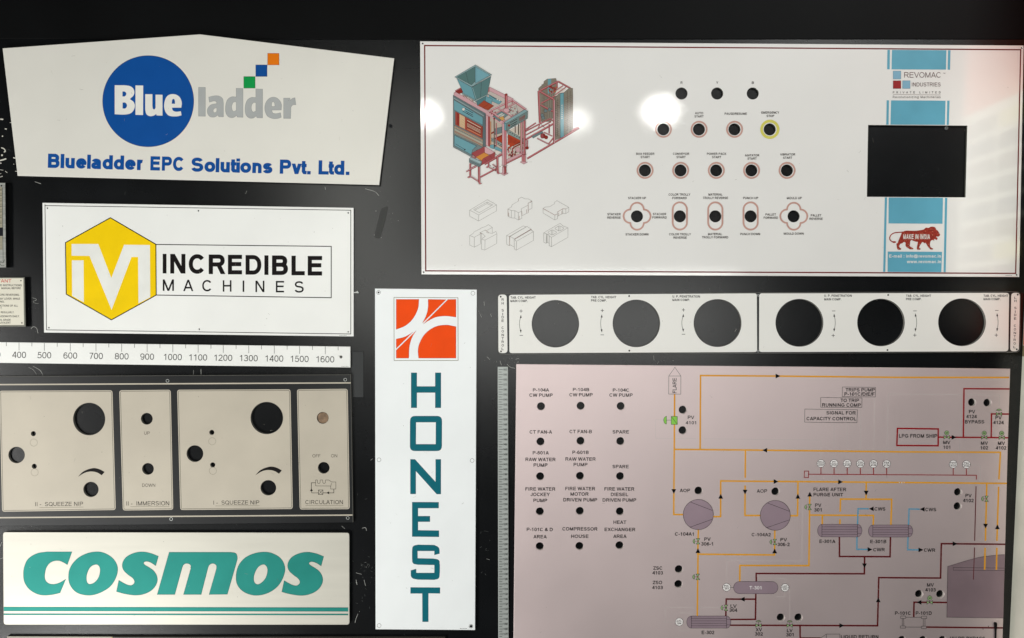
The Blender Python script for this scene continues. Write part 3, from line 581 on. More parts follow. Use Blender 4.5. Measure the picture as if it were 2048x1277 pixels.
p = PB(S); p.stroke([(849.3, 91.6), (2041.3, 100), (2031.3, 547.2), (851.5, 542.2)], 2.5, DRED, closed=True); p.build('border_line')
# --- machine drawing
f = T(820, 60, 3.755)
Bl, Bd, Bg, Pk, Pl, Pd, Rd, Or, Gy, Wh, Pe = (gink(h) for h in ('#73aab4', '#56858a', '#76898b', '#d08286', '#dfb0b5', '#a84a4c', '#962a1e', '#cf6a2e', '#8f8778', '#eae2d8', '#ddb98e'))
Ol = gink('#352c30'); Ro = gink('#651b1e')
p = PB(S, .3); S.step = .0012
def A(l, m, o=Ol, wd=.45):
    q = tr(l, f); p.fill([q], m)
    if o: p.stroke(q, wd, o, closed=True)
def beam(a, b, wd, m=Pk, m2=Pd, o=Ro):
    a, b = Vector(f(a)), Vector(f(b)); n = (b - a).normalized(); n = Vector((-n.y, n.x)) * (wd / 3.755 / 2)
    p.fill([[a + n, b + n, b - n, a - n]], m); lo = n if n.y > 0 else -n
    if wd > 7: p.fill([[a + lo, b + lo, b + lo * .1, a + lo * .1]], m2)
    for s_ in (n, -n): p.stroke([a + s_, b + s_], .42, o)
def ln(l, m=Ol, wd=.42): p.stroke(tr(l, f), wd, m)
# rear parts first: tower
A([(965, 440), (1005, 403), (1005, 388), (1030, 370), (1095, 365), (1100, 380), (1110, 560), (1060, 690), (975, 690)], Gy)
A([(1035, 370), (1060, 368), (1060, 470), (1035, 480)], Bl, None)
for y in range(400, 680, 11): ln([(982 + (y % 3) * 3, y + 12), (1032, y)], gink('#5d4b42'), .4)
for x in (1000, 1012, 1030, 1048, 1062, 1078): ln([(x, 470), (x, 660)], gink('#463c38'), .5)
A([(1110, 430), (1175, 445), (1140, 480), (1085, 500)], Wh, None)
for a, b, w_ in (((985, 553), (1090, 497), 10), ((980, 565), (1082, 618), 11), ((975, 700), (965, 460), 14), ((970, 462), (1112, 388), 13), ((1112, 388), (1205, 440), 12), ((1150, 420), (1060, 480), 7), ((1172, 430), (1090, 490), 7), ((972, 462), (1084, 528), 13), ((1104, 392), (1104, 440), 10)): beam(a, b, w_)
for q in range(14): x, y = 1040 + random.random() * 62, 425 + random.random() * 42; A([(x, y), (x + 10, y - 5), (x + 12, y + 7), (x + 3, y + 10)], random.choice([Rd, Rd, Or, Pd]), Ro, .3)
for x, y in ((1018, 608), (992, 640), (1048, 598), (1000, 660)): A([(x - 12, y - 6), (x, y - 12), (x + 12, y - 5), (x + 12, y + 10), (x - 8, y + 14)], Bg)
beam((880, 968), (1270, 738), 13); beam((1190, 765), (1268, 735), 16)
beam((872, 748), (945, 700), 9); beam((868, 762), (1052, 668), 9); beam((872, 790), (1060, 690), 8); beam((868, 825), (1078, 706), 13)
ln([(900, 765), (915, 775)]); ln([(985, 712), (1010, 735)], Ro, 1); beam((960, 745), (975, 712), 6); beam((1052, 668), (1080, 690), 8)
A([(912, 800), (990, 762), (1002, 772), (925, 815)], Bg); beam((955, 815), (1040, 858), 9, Pl); beam((1045, 710), (1045, 780), 9); beam((1005, 770), (1070, 800), 7)
p.fill([tr(circ(998, 797, 19, 16), f)], Rd); p.stroke(tr(circ(998, 797, 19, 16), f), .4, Ro, closed=True); p.fill([tr(circ(1022, 808, 14, 16), f)], Rd); p.stroke(tr(circ(1022, 808, 14, 16), f), .4, Ro, closed=True); A([(980, 785), (1000, 778), (1005, 812), (985, 815)], Pd)
A([(1087, 512), (1120, 478), (1155, 472), (1195, 438), (1222, 440), (1224, 745), (1190, 775), (1150, 803), (1087, 830)], Gy)
for q in range(120):
    x = random.choice([random.uniform(1092, 1122), random.uniform(1160, 1218)]); y = random.uniform(495, 770); ln([(x, y), (x + random.uniform(3, 11), y - random.uniform(0, 5))], random.choice([gink('#5a4d47'), gink('#a5796a'), gink('#b9ae9f'), gink('#6f6258')]), .5)
for y in range(520, 800, 14): ln([(1092, y + 18), (1122, y + 6)], gink('#5d4b42'), .45); ln([(1160, y - 4), (1220, y - 30)], gink('#5d4b42'), .4)
for x in (1092, 1108, 1182, 1203): ln([(x, 515 if x < 1150 else 460), (x, 800 if x < 1150 else 765)], Ol, .35)
A([(1127, 480), (1155, 474), (1156, 802), (1129, 814)], Bl)
for i in range(8): ln([(1136, 570 + i * 14), (1147, 566 + i * 14)], Wh, 1.1)
beam((1080, 530), (1082, 852), 14, Pl); beam((1078, 810), (1038, 862), 9)
# feeder frame, press frame
A([(592, 430), (770, 525), (870, 600), (700, 690), (560, 640), (470, 560)], gink('#cfc3bb'), None)
beam((592, 442), (772, 532), 26, Pl, Pl); A([(590, 485), (690, 540), (668, 562), (600, 530)], Bl); ln([(598, 494), (655, 527)], Ol, 1.1); p.fill([tr(circ(655, 524, 5, 10), f)], Wh); p.fill([tr(circ(672, 532, 5, 10), f)], Wh)
A([(337, 470), (395, 440), (402, 470), (345, 490)], Rd, Ro); beam((340, 462), (392, 434), 9); A([(390, 490), (470, 520), (480, 545), (400, 505)], Wh)
for i in range(7): x = 400 + i * 11; A([(x, 493 + i * 6), (x + 7, 496 + i * 6), (x + 6, 502 + i * 6), (x, 500 + i * 6)], Rd, None)
A([(330, 474), (345, 468), (720, 690), (708, 724), (330, 500)], Pl, Ro)
A([(495, 530), (572, 492), (566, 540), (508, 572)], Bd); A([(570, 497), (618, 522), (612, 562), (565, 540)], Bl)
A([(510, 570), (556, 531), (630, 572), (588, 606)], gink('#b04a2d'), Ro); ln([(545, 590), (600, 552)], Ro); ln([(575, 602), (620, 570)], Ro)
A([(620, 652), (690, 612), (740, 640), (672, 690)], Bg); A([(640, 650), (690, 624), (715, 640), (668, 672)], gink('#cfd0c6')); ln([(630, 655), (695, 620)], Bd, 1.2); ln([(645, 665), (705, 632)], Bd, 1)
A([(690, 600), (720, 582), (800, 628), (760, 655)], Wh, Ro); A([(740, 600), (800, 570), (812, 625), (760, 640)], gink('#c9c6bd'), Ol)
for q in range(20): x, y = random.uniform(735, 810), random.uniform(575, 640); A([(x, y), (x + 8, y - 3), (x + 9, y + 8), (x + 1, y + 9)], random.choice([Wh, Bg, Pk, Pd]), Ol, .3)
for a, b, w_ in (((600, 612), (770, 530), 12), ((772, 532), (872, 602), 15), ((640, 630), (800, 548), 8), ((660, 590), (790, 665), 9), ((608, 615), (712, 690), 14), ((712, 690), (866, 602), 10)): beam(a, b, w_, Pl, Pk)
A([(665, 660), (700, 650), (712, 675), (690, 685)], gink('#d9a45a'), Ol)
beam((722, 486), (724, 612), 20, Pk, Pd); A([(708, 592), (740, 590), (748, 612), (724, 626), (702, 612)], Pl, Ro); p.fill([tr(circ(722, 488, 9, 12), f)], Rd); beam((768, 526), (768, 556), 6); beam((592, 432), (592, 470), 7)
for x, y in ((600, 622), (612, 632), (618, 615), (630, 640), (640, 620)): p.fill([tr(circ(x, y, 5, 10), f)], Pd); p.stroke(tr(circ(x, y, 5, 10), f), .3, Ro, closed=True)
# hopper
A([(395, 470), (492, 522), (582, 482), (588, 490), (494, 540), (388, 480)], gink('#8fa9a8'))
A([(352, 368), (463, 432), (492, 527), (402, 478)], Bl); A([(463, 432), (608, 350), (582, 484), (492, 527)], gink('#5f8686'))
ln([(537, 390), (530, 506)]); ln([(470, 436), (497, 524)], gink('#9fc0c4'), .8)
A([(336, 355), (490, 264), (614, 340), (462, 430)], gink('#93b2b4')); A([(352, 356), (490, 278), (490, 388), (462, 416)], gink('#5a7f7c')); A([(490, 278), (600, 342), (492, 402), (490, 388)], gink('#7fb4c0'))
ln([(418, 316), (440, 404)]); ln([(490, 278), (490, 392)], Ol, .7); ln([(502, 286), (502, 394)], Bd)
# interior of the press
A([(600, 655), (700, 720), (700, 900), (600, 860)], gink('#cdbfae'), None); A([(735, 760), (850, 700), (850, 900), (735, 990)], gink('#dccfc0'), None)
for a, b, w_ in (((735, 905), (850, 850), 9), ((610, 780), (690, 735), 10), ((610, 830), (700, 790), 8)): beam(a, b, w_, Rd, Rd)
A([(640, 820), (700, 795), (700, 890), (655, 860)], gink('#b5401f'), Ro); A([(630, 745), (690, 730), (690, 775), (640, 790)], Bg)
A([(735, 790), (760, 782), (852, 838), (800, 862), (735, 895)], gink('#bf4420'), Ro)
for i in range(9): ln([(742 + i * 10, 800 + i * 5), (745 + i * 10, 850 + i * 2)], gink('#7e1f12'), .9)
ln([(735, 895), (850, 832)], gink('#7e1f12'), 1.2)
A([(728, 752), (745, 755), (856, 822), (856, 845), (735, 785)], gink('#91a09b')); [p.fill([tr(circ(752 + i * 17, 772 + i * 10, 4, 8), f)], Ol) for i in range(6)]
A([(610, 815), (625, 812), (690, 852), (690, 878), (612, 838)], gink('#91a09b')); [p.fill([tr(circ(622 + i * 15, 828 + i * 9, 4, 8), f)], Ol) for i in range(5)]
A([(600, 868), (625, 862), (690, 900), (690, 925), (640, 900), (600, 885)], Bl)
beam((606, 690), (606, 862), 7, gink('#e6a878'), gink('#e6a878')); beam((632, 665), (634, 890), 7, gink('#7b6a5f'), gink('#7b6a5f')); beam((648, 700), (648, 880), 7, Pk, Pd); beam((790, 725), (790, 775), 5, Ol, Ol); beam((815, 710), (815, 790), 6, gink('#3f4a3c'), Ol); beam((832, 700), (832, 900), 8, gink('#d9b27c'), Pe)
p.fill([tr(circ(633, 668, 7, 12), f)], Rd); p.fill([tr(circ(637, 872, 6, 12), f)], Ol)
for q in range(34): x, y = random.uniform(728, 838), random.uniform(868, 948); y = min(y, 985 - (x - 728) * .35); A([(x, y), (x + 12, y - 6), (x + 14, y + 8), (x + 3, y + 12)], random.choice([Rd, Rd, Pd, Pk, Wh, Ro]), Ro, .3)
A([(790, 890), (815, 880), (828, 895), (825, 918), (800, 922)], Pl, Ro)
A([(725, 975), (868, 908), (868, 932), (725, 1008)], Pl, Ro); beam((725, 1003), (868, 932), 10)
# cabinet
A([(325, 492), (568, 630), (570, 880), (545, 895), (500, 905), (460, 955), (325, 882)], Bg)
A([(330, 528), (548, 660), (548, 718), (330, 602)], Bl); ln([(325, 500), (566, 638)]); ln([(328, 514), (558, 650)], gink('#a9b9ba'), 1); ln([(328, 522), (552, 655)])
p.fill([tr(circ(402, 598, 11, 14), f)], Wh); p.stroke(tr(circ(402, 598, 11, 14), f), .4, Ol, closed=True)
for a, b in (((414, 592), (476, 628)), ((418, 612), (474, 643)), ((425, 626), (474, 656)), ((396, 612), (446, 640))): ln([a, b], Ol, 1.1)
A([(341, 614), (546, 728), (544, 818), (341, 714)], gink('#b4503e'))
A([(350, 622), (370, 633), (370, 722), (350, 712)], Rd, None); A([(372, 634), (412, 656), (412, 746), (372, 726)], gink('#e3c49a'), None)
for i in range(9):
    for j in range(4): p.fill([tr(circ(377 + j * 9 + (i % 2) * 4, 645 + i * 9.5 + j * 5, 1.8, 5), f)], gink('#a0562f'))
A([(425, 672), (538, 735), (536, 806), (425, 748)], gink('#8e3527'), None); ln([(430, 682), (532, 738)], gink('#e8d4bc'), 1.3)
for i in range(7): x = 432 + i * 14.5; y = 703 + i * 7.6; ln([(x, y), (x, y + 24), (x + 8, y + 29), (x + 8, y + 6), (x, y)], gink('#d9bfa6'), .8)
ln([(430, 745), (532, 797)], gink('#dd8c66'), 1.8)
A([(332, 718), (548, 826), (550, 885), (332, 782)], gink('#a7a392')); 
for o_, c_, w_ in ((10, '#b98a6f', 1.6), (24, '#7c7f7c', .7), (34, '#c3beac', 1.2), (48, '#a9735f', 1.8), (58, '#6a6d6c', .6)): ln([(336, 716 + o_), (546, 822 + o_)], gink(c_), w_)
for i in range(16): ln([(345 + i * 12, 742 + i * 6), (351 + i * 12, 745 + i * 6)], Ol, .6)
A([(334, 794), (352, 800), (500, 872), (468, 905), (462, 940), (334, 870)], Bl); ln([(345, 800), (505, 878)]); 
for i in range(11): ln([(342 + i * 7, 858 + i * 4.2), (347 + i * 7, 861 + i * 4.2)], Ol, 1.1)
p.fill([tr(circ(412, 901, 6, 8), f)], Ol); ln([(548, 655), (548, 890)], Ol, .8); A([(556, 632), (568, 636), (570, 882), (556, 888)], gink('#66787c'))
A([(570, 640), (600, 655), (600, 880), (570, 868)], Pl, Ro); A([(586, 650), (601, 658), (601, 880), (586, 872)], Pd, None)
# front hood and posts
beam((838, 690), (838, 935), 13, Pl); beam((860, 682), (860, 935), 15, Pk); A([(840, 940), (868, 940), (868, 1000), (840, 1000)], Pk, Ro); ln([(854, 940), (854, 1000)], Ro); A([(828, 928), (856, 940), (882, 932), (856, 944)], Pd, Ro); A([(826, 995), (840, 988), (882, 996), (855, 1010)], Pl, Ro)
A([(706, 695), (862, 600), (884, 612), (722, 706)], gink('#8fb0b3')); A([(706, 700), (722, 706), (884, 612), (882, 668), (722, 762), (708, 752)], gink('#778d8a'))
A([(706, 700), (722, 706), (722, 762), (708, 752)], Bl)
for a, b, m_ in (((752, 700), (803, 672), Ol), ((756, 715), (803, 690), Ol), ((760, 728), (800, 706), Ol)): ln([a, b], m_, 1.1)
for i in range(5): ln([(824 + i * 9, 660 - i * 5), (826 + i * 9, 690 - i * 5)], Rd, 1); ln([(822 + i * 9, 672 - i * 5), (830 + i * 9, 667 - i * 5)], Rd, .9)
p.fill([tr(circ(744, 720, 9, 12), f)], Rd)
A([(692, 700), (708, 710), (708, 1022), (692, 1014)], Pl, Ro); A([(708, 752), (724, 762), (724, 1015), (708, 1022)], Pk, Ro); ln([(708, 735), (708, 1022)], Ro)
A([(682, 1014), (708, 1026), (736, 1018), (708, 1032)], Pd, Ro); A([(694, 1030), (708, 1034), (708, 1086), (694, 1080)], Pl, Ro); A([(708, 1034), (723, 1028), (723, 1078), (708, 1086)], Pd, Ro); A([(678, 1080), (708, 1096), (737, 1080), (724, 1074), (708, 1086), (693, 1075)], Pl, Ro)
# feed table
beam((560, 1010), (692, 935), 15); beam((655, 955), (660, 1075), 14); beam((590, 1000), (590, 1028), 10); beam((620, 1010), (655, 1035), 8, Pl); beam((595, 1035), (655, 1062), 8, Pl); beam((452, 1005), (452, 1105), 12); beam((452, 1100), (520, 1142), 9, Pl); beam((528, 1108), (652, 1042), 11); beam((518, 1025), (520, 1150), 15); beam((460, 1040), (500, 1020), 8); beam((422, 1066), (500, 1025), 10, Pl)
for x, y in ((442, 1108), (526, 1155), (582, 1032), (664, 1078)): A([(x - 12, y), (x, y - 7), (x + 14, y), (x, y + 7)], Pk, Ro)
for q in range(10): x, y = random.uniform(595, 680), random.uniform(1000, 1060); p.fill([tr(circ(x, y, 3.5, 8), f)], Ro)
A([(625, 915), (650, 905), (690, 920), (655, 945)], Wh, Ro)
A([(462, 928), (560, 877), (562, 928), (492, 962)], Pd, Ro); A([(560, 877), (628, 915), (630, 945), (562, 928)], Pl, Ro)
A([(495, 958), (560, 922), (606, 950), (542, 988)], gink('#dc9240'), gink('#9a5a28')); A([(462, 928), (470, 950), (515, 985), (512, 1000), (468, 962)], Pk, Ro)
A([(540, 982), (550, 968), (628, 925), (640, 918), (636, 962), (530, 1022), (528, 1000)], Pd, Ro); ln([(560, 968), (575, 985)], Ro); ln([(600, 948), (615, 965)], Ro)
A([(445, 968), (458, 957), (540, 990), (537, 1012), (522, 1032), (445, 998)], Bg); A([(447, 972), (458, 960), (538, 993), (524, 1006)], gink('#a6c0c2'), None); ln([(447, 985), (525, 1020)])
beam((880, 830), (880, 886), 9); p.fill([tr(circ(880, 888, 11, 14), f)], Rd); p.stroke(tr(circ(880, 888, 11, 14), f), .4, Ro, closed=True)
p.build('machine_drawing'); S.lift = .3; S.step = .003
# --- line drawings of bricks
f = T(900, 380, 7.093); TH = gink('#6e6a5f'); RR = gink('#8e4a38')
def draw(ls, red=()):
    p = PB(S)
    for l in ls:
        cl = l[-1] == 'z'; p.stroke(tr(l[:-1] if cl else l, f), .42, TH, closed=cl)
    for l in red: p.stroke(tr(l, f), .6, RR)
    p.build('brick_drawing')
draw([[(279, 290), (530, 141), (660, 215), (408, 358), 'z'], [(279, 290), (279, 375), (405, 445), (408, 358)], [(405, 445), (660, 300), (660, 215)], [(337, 283), (525, 175), (605, 215), (415, 325), 'z'], [(352, 292), (525, 197), (525, 175)], [(525, 197), (588, 226)]])
draw([[(822, 275), (875, 240), (880, 215), (970, 160), (970, 130), (1015, 105), (1065, 130), (1110, 130), (1162, 160), (1112, 185), (1108, 220), (1010, 270), (1015, 305), (970, 325), (920, 298), (870, 295), 'z'],
      [(822, 275), (822, 375), (870, 400), (920, 402), (970, 430), (1018, 405), (1018, 370), (1110, 325), (1112, 290), (1162, 262), (1162, 160)], [(870, 295), (870, 400)], [(920, 298), (920, 402)], [(970, 325), (970, 430)], [(1015, 305), (1018, 370)], [(1110, 220), (1110, 325)]],
     [[(833, 325), (833, 378)], [(982, 372), (982, 422)], [(1087, 280), (1087, 330)], [(1108, 190), (1110, 322)], [(822, 270), (822, 370)], [(970, 135), (972, 158)], [(1018, 310), (1020, 365)], [(1162, 165), (1130, 185)]])
draw([[(1320, 265), (1350, 245), (1410, 243), (1480, 200), (1480, 180), (1517, 155), (1685, 250), (1643, 272), (1598, 270), (1525, 315), (1525, 340), (1487, 360), 'z'], [(1320, 265), (1320, 330), (1487, 430), (1487, 360)], [(1487, 430), (1525, 408), (1525, 340)], [(1525, 375), (1600, 335), (1643, 338), (1685, 312), (1685, 250)], [(1643, 272), (1643, 338)], [(1598, 270), (1600, 335)]],
     [[(1322, 268), (1487, 360), (1522, 342)], [(1542, 325), (1542, 375)], [(1587, 298), (1587, 350)], [(1525, 315), (1598, 270), (1643, 272)]])
draw([[(279, 650), (335, 615), (342, 598), (475, 530), (505, 520), (545, 495), (600, 535), (600, 610)], [(279, 650), (345, 675), (425, 628)], [(520, 580), (600, 535)], [(345, 675), (345, 815), (279, 785), (279, 650)], [(345, 815), (440, 765)], [(425, 610), (500, 570), (555, 612), (600, 620), (650, 592), (665, 625), (497, 715), (447, 705), (460, 690), (500, 660), (455, 620), 'z'], [(430, 610), (435, 760)], [(448, 625), (452, 700)], [(497, 715), (495, 855), (447, 845), (447, 705)], [(495, 855), (662, 762), (665, 625)], [(515, 600), (548, 618)]], [[(425, 612), (450, 625)], [(500, 572), (545, 605)]])
draw([[(803, 650), (1040, 512), (1080, 528), (848, 665), 'z'], [(850, 660), (1090, 520), (1150, 558), (915, 698), 'z'], [(915, 705), (1150, 568), (1183, 595), (945, 730), 'z'], [(803, 650), (803, 775), (845, 795), (848, 665)], [(850, 780), (910, 812)], [(910, 705), (912, 840), (940, 857), (945, 730)], [(940, 857), (1183, 720), (1183, 595)]], [[(845, 668), (845, 790)], [(918, 698), (1150, 562), (1150, 575)], [(840, 660), (852, 665)]])
draw([[(1330, 610), (1560, 477), (1580, 490), (1600, 512), (1625, 522), (1673, 540), (1440, 675), (1415, 662), (1400, 640), (1365, 625), 'z'], [(1330, 610), (1330, 745), (1365, 760), (1365, 625)], [(1365, 760), (1372, 745), (1405, 758)], [(1372, 628), (1372, 745)], [(1385, 635), (1388, 752)], [(1408, 655), (1408, 795), (1440, 808), (1440, 675)], [(1440, 808), (1673, 675), (1673, 540)],
      [(1392, 598), (1440, 572), (1462, 572), (1508, 598), (1508, 612), (1458, 640), (1438, 640), (1392, 612), 'z'], [(1492, 542), (1540, 514), (1562, 514), (1612, 542), (1612, 555), (1560, 583), (1540, 583), (1492, 555), 'z'], [(1438, 575), (1438, 640)], [(1458, 575), (1458, 640)], [(1540, 516), (1540, 583)], [(1560, 516), (1560, 583)]])
# --- blue column
SKY = gink('#66b0c8', .98)
def band(l):
    p = PB(S); p.fill([l], SKY); p.build('blue_band')
band([(1783.9, 100.4), (1892.6, 101), (1891.8, 139.8), (1783, 139.3)]); band([(1774.8, 100.3), (1779.8, 100.3), (1779.2, 139.2), (1774.1, 139.2)]); band([(1896, 101), (1900.9, 101.1), (1900, 140.2), (1895.1, 140)])
band([(1782, 201.3), (1890.9, 201.9), (1889.8, 250.2), (1780.8, 249.8)]); band([(1773.2, 201.2), (1777.8, 201.2), (1777, 249.8), (1772.4, 249.8)]); band([(1894.4, 201.9), (1899, 202), (1897.5, 250.3), (1893.3, 250.3)])
band([(1777.2, 395.6), (1885.8, 396.2), (1884.8, 448), (1776.8, 447.3)]); band([(1775.3, 503.6), (1883.9, 504.2), (1882.4, 544.8), (1775, 544.3)])
band([(1769.6, 395.4), (1773.9, 395.5), (1770.4, 544.2), (1766.2, 544.2)]); band([(1889.8, 396.2), (1894.4, 396.3), (1891.2, 544.8), (1887, 544.8)])
f = T(1700, 60, 5.805)
for q, hx_ in (((500, 480, 590, 572), '#8fc1da'), ((500, 592, 590, 683), '#a81f20'), ((609, 592, 697, 683), '#8fc1da')):
    p = PB(S); a, b = f(q[:2]); c, d_ = f(q[2:]); p.rect(a, b, c, d_, gink(hx_)); p.stroke([(a, b), (c, b), (c, d_), (a, d_)], .5, gink('#5c7f92' if hx_ != '#a81f20' else '#5d1012'), closed=True); p.build('colour_square')
WINE = gink('#5a2a2a')
p = PB(S); text(p, 'REVOMAC', 1845.1, 155.8, 10.8, WINE, w=.1, width=73.5); p.build('lettering')
p = PB(S); text(p, 'TM', 1888.2, 148, 1.8, WINE, w=.16, width=4.6); p.build('trade_mark')
p = PB(S); text(p, 'INDUSTRIES', 1852.3, 173.4, 7.7, WINE, w=.12, width=57.4); p.build('lettering')
p = PB(S); text(p, 'PRIVATE LIMITED', 1833.2, 187.4, 4.2, gink('#4a4340'), w=.15, width=95.4, track=.85); p.stroke([(1786, 189.4), (1881, 190.5)], .5, gink('#7a655c')); p.build('lettering')
p = PB(S); text(p, 'Revolutionizing Machineries', 1833.2, 196.9, 4.7, gink('#4a4340'), w=.12, width=95.4, track=.22); p.build('lettering')
# --- lion emblem
f = T(1770, 440, 12.162)
LI = MATS.get('lion') or mat('lion_print', '#a2382a', var=.55, vscale=520, k=.95, **gk)
p = PB(S)
p.stroke(smooth(tr([(440, 300), (330, 308), (220, 322), (145, 370), (112, 440), (130, 500), (190, 540)], f), 6, False), 2, LI)
p.fill([tr(circ(222, 543, 48, 16, 22), f)], LI)
p.fill([smooth(tr([(410, 298, 1), (500, 268), (600, 268), (750, 268), (860, 255), (940, 235), (990, 195), (1060, 200), (1100, 175), (1180, 172), (1225, 195), (1240, 240), (1275, 260), (1310, 310), (1340, 370, 1), (1325, 390), (1300, 410, 1), (1240, 408, 1), (1250, 430), (1275, 440), (1265, 490, 1), (1240, 490), (1200, 470), (1195, 522, 1), (1170, 495), (1130, 500), (1100, 540), (1090, 620), (1110, 670), (1168, 700, 1), (1160, 722), (1100, 722, 1), (1040, 650), (985, 560, 1), (950, 570), (920, 540), (890, 560), (840, 640), (830, 680), (865, 710, 1), (850, 728), (780, 725, 1), (770, 690), (800, 540, 1), (720, 525), (640, 490, 1), (615, 520), (605, 600), (600, 640), (640, 670), (690, 695, 1), (680, 715), (600, 720, 1), (560, 690), (500, 640), (500, 560, 1), (460, 540), (420, 570), (370, 590), (340, 640), (350, 670), (388, 700, 1), (385, 728), (310, 728, 1), (290, 690), (275, 580, 1), (310, 560), (320, 520), (350, 450), (390, 360, 1)], f), 4)], LI)
PEA = gink('#e0a184'); DKR = gink('#5e1713')
for q in range(46):
    x, y = random.uniform(430, 1230), random.uniform(275, 530)
    if x > 1000: y = random.uniform(210, 480)
    if x < 600 and y > 520: continue
    p.fill([tr(circ(x, y, random.uniform(7, 15), 7, random.uniform(5, 10)), f)], random.choice([PEA, PEA, DKR, gink('#c86a4e')]))
for x, y in ((320, 640), (330, 705), (560, 600), (560, 660), (640, 700), (830, 600), (805, 690), (1050, 600), (1080, 680), (1290, 340)): p.fill([tr(circ(x, y, 12, 7, 8), f)], PEA)
par = p.build('lion_emblem')
p = PB(S); text(p, 'MAKE IN INDIA', f((767, 0))[0], f((0, 470))[1], 9.6, gink('#f1efe8'), w=.22, width=53.5); p.build('lettering', parent=par)
p = PB(S); text(p, 'E-mail : info@revomac.in', 1829.8, 515.7, 6.2, gink('#eef1ef'), w=.2, width=103.5); p.build('lettering')
p = PB(S); text(p, 'www.revomac.in', 1847.7, 526.8, 6.2, gink('#eef1ef'), w=.2, width=68.4); p.build('lettering')
# --- push-button openings: rings and captions
SAL = gink('#d8aa9d'); YEL = gink('#ebe36c'); TX = ink('#352b27')
for x in (1326.8, 1398, 1469): p = PB(S); p.ring(x, 259.2, 15.2, 3.4, SAL); p.build('button_ring')
for x in (1290, 1361.2, 1432.5, 1503, 1574): p = PB(S); p.ring(x, 341.3, 15.2, 3.4, SAL); p.build('button_ring')
p = PB(S); p.ring(1539.6, 259.2, 16.5, 5.4, YEL); p.build('button_ring', label='broad yellow emergency ring')
for x in (1274, 1587.4):
    p = PB(S); q = []
    for a0, (cx, cy) in ((-180, (0, -13.6)), (-90, (13.6, 0)), (0, (0, 13.6)), (90, (-13.6, 0))): q += arc(x + cx, 433 + cy, 13.4, 13.4, a0, a0 + 180, 16)
    p.stroke(q, 3.4, SAL, closed=True); p.build('clover_ring')
for x in (1359.8, 1430.8, 1501.4):
    p = PB(S); p.stroke(arc(x - .3, 419.5, 14.3, 14.3, -180, 0) + arc(x - .3, 445.5, 14.3, 14.3, 0, 180), 3.5, SAL, closed=True); p.build('slot_ring')
def cap_(lines, m=TX, cap=4.4, w=.16):
    p = PB(S); [text(p, s_, x, y, cap, m, w=w, width=wd) for s_, x, y, wd in lines]; p.build('caption')
for s_, x in (('R', 1363), ('Y', 1434.3), ('B', 1505.5)): cap_([(s_, x, 168.4, 4)], cap=4.8)
cap_([('AUTO', 1398, 229, 16.5), ('START', 1398, 235.6, 18.3)]); cap_([('PAUSE/RESUME', 1471.4, 230.2, 44.5)]); cap_([('EMERGENCY', 1540.5, 227.9, 35.6), ('STOP', 1540.5, 234.7, 15)])
for s_, x, y, wd in (('BOX FEEDER', 1290.5, 310.4, 36.3), ('CONVEYOR', 1362, 310.4, 32.3), ('POWER PACK', 1433.1, 310.4, 38.7), ('AGITATOR', 1504, 313.4, 28.6), ('VIBRATOR', 1575.2, 311.6, 30)): cap_([(s_, x, y, wd), ('START', x, y + 6.6, 18.3)])
for ls in ([('STACKER UP', 1274, 398.8, 35.6)], [('STACKER DOWN', 1273.8, 471.5, 45.7)], [('STACKER', 1227.9, 431.2, 26.5), ('REVERSE', 1227.9, 438, 26.5)], [('STACKER', 1319, 430.9, 26.5), ('FORWARD', 1319, 437.7, 28.6)], [('COLOR TROLLY', 1358.9, 391.8, 43.6), ('FORWARD', 1358.9, 398.8, 28.6)],
           [('COLOR TROLLY', 1360, 471.2, 43.6), ('REVERSE', 1360, 478, 26.5)], [('MATERIAL', 1430.8, 391.8, 28), ('TROLLY REVERSE', 1430.8, 398.6, 50)], [('MATERIAL', 1430, 470.8, 28), ('TROLLY FORWARD', 1430, 477.3, 52.3)], [('PUNCH UP', 1501.2, 398.8, 29.8)], [('PUNCH DOWN', 1500.2, 470.8, 39.4)],
           [('MOULD UP', 1588.6, 398.8, 29.8)], [('MOULD DOWN', 1587.2, 470, 39.6)], [('PALLET', 1541.3, 431.6, 21), ('FORWARD', 1541.5, 438.2, 28.6)], [('PALLET', 1632, 433.5, 21), ('REVERSE', 1632, 440.3, 26.5)]): cap_(ls)
p = PB(S); [p.stroke([(2011 + 2.6 * i, 551.4), (2012.6 + 2.6 * i, 551.4)], .8, ink('#55534e')) for i in range(5)]; p.build('serial_print')

# ================================================================== side control plate with six large openings
S = Thing('side_control_panel', 'long black-edged plate with six big round openings and side control lettering at both ends', 'control panel', .004, (1518, 647))
bh = [(1110.8, 648, 46.5), (1272.7, 647.3, 46.6), (1435.1, 646.6, 46.9), (1598.8, 646.1, 46.9), (1761.9, 645.5, 46.6), (1924, 645, 46.8)]
S.plate(roundq([(995.3, 587), (2041, 583.2), (2040.4, 705.6), (995.8, 710)], 9), [circ(x, y, r, 72) for x, y, r in bh], PMET, edge=ink('#8f8d86'))
SW = mat('satin_white_field', '#efeee8', rough=.38, k=.93, bump=.03, var=.02)
def field(l, r, hs, dots, name='white_field'):
    p = PB(S, .1); p.fill([ccw(roundq(l, r))] + [circ(x, y, q + .9, 72) for x, y, q in hs], SW); p.build(name)
    for x, y in dots: q = PB(S); q.disc(x, y, 1.8, BLACK, 14); q.build('rivet_hole')
field([(996.2, 589.7), (1013.4, 589.4), (1015, 706.6), (997, 706.9)], 7, [], [(1001.4, 593.9), (1002, 703.4)], 'end_field')
field([(1018.1, 590.2), (1513.6, 587.2), (1514.2, 704.6), (1018.8, 706.8)], 5, bh[:3], [(1258.3, 592.6), (1258.6, 701.9)])
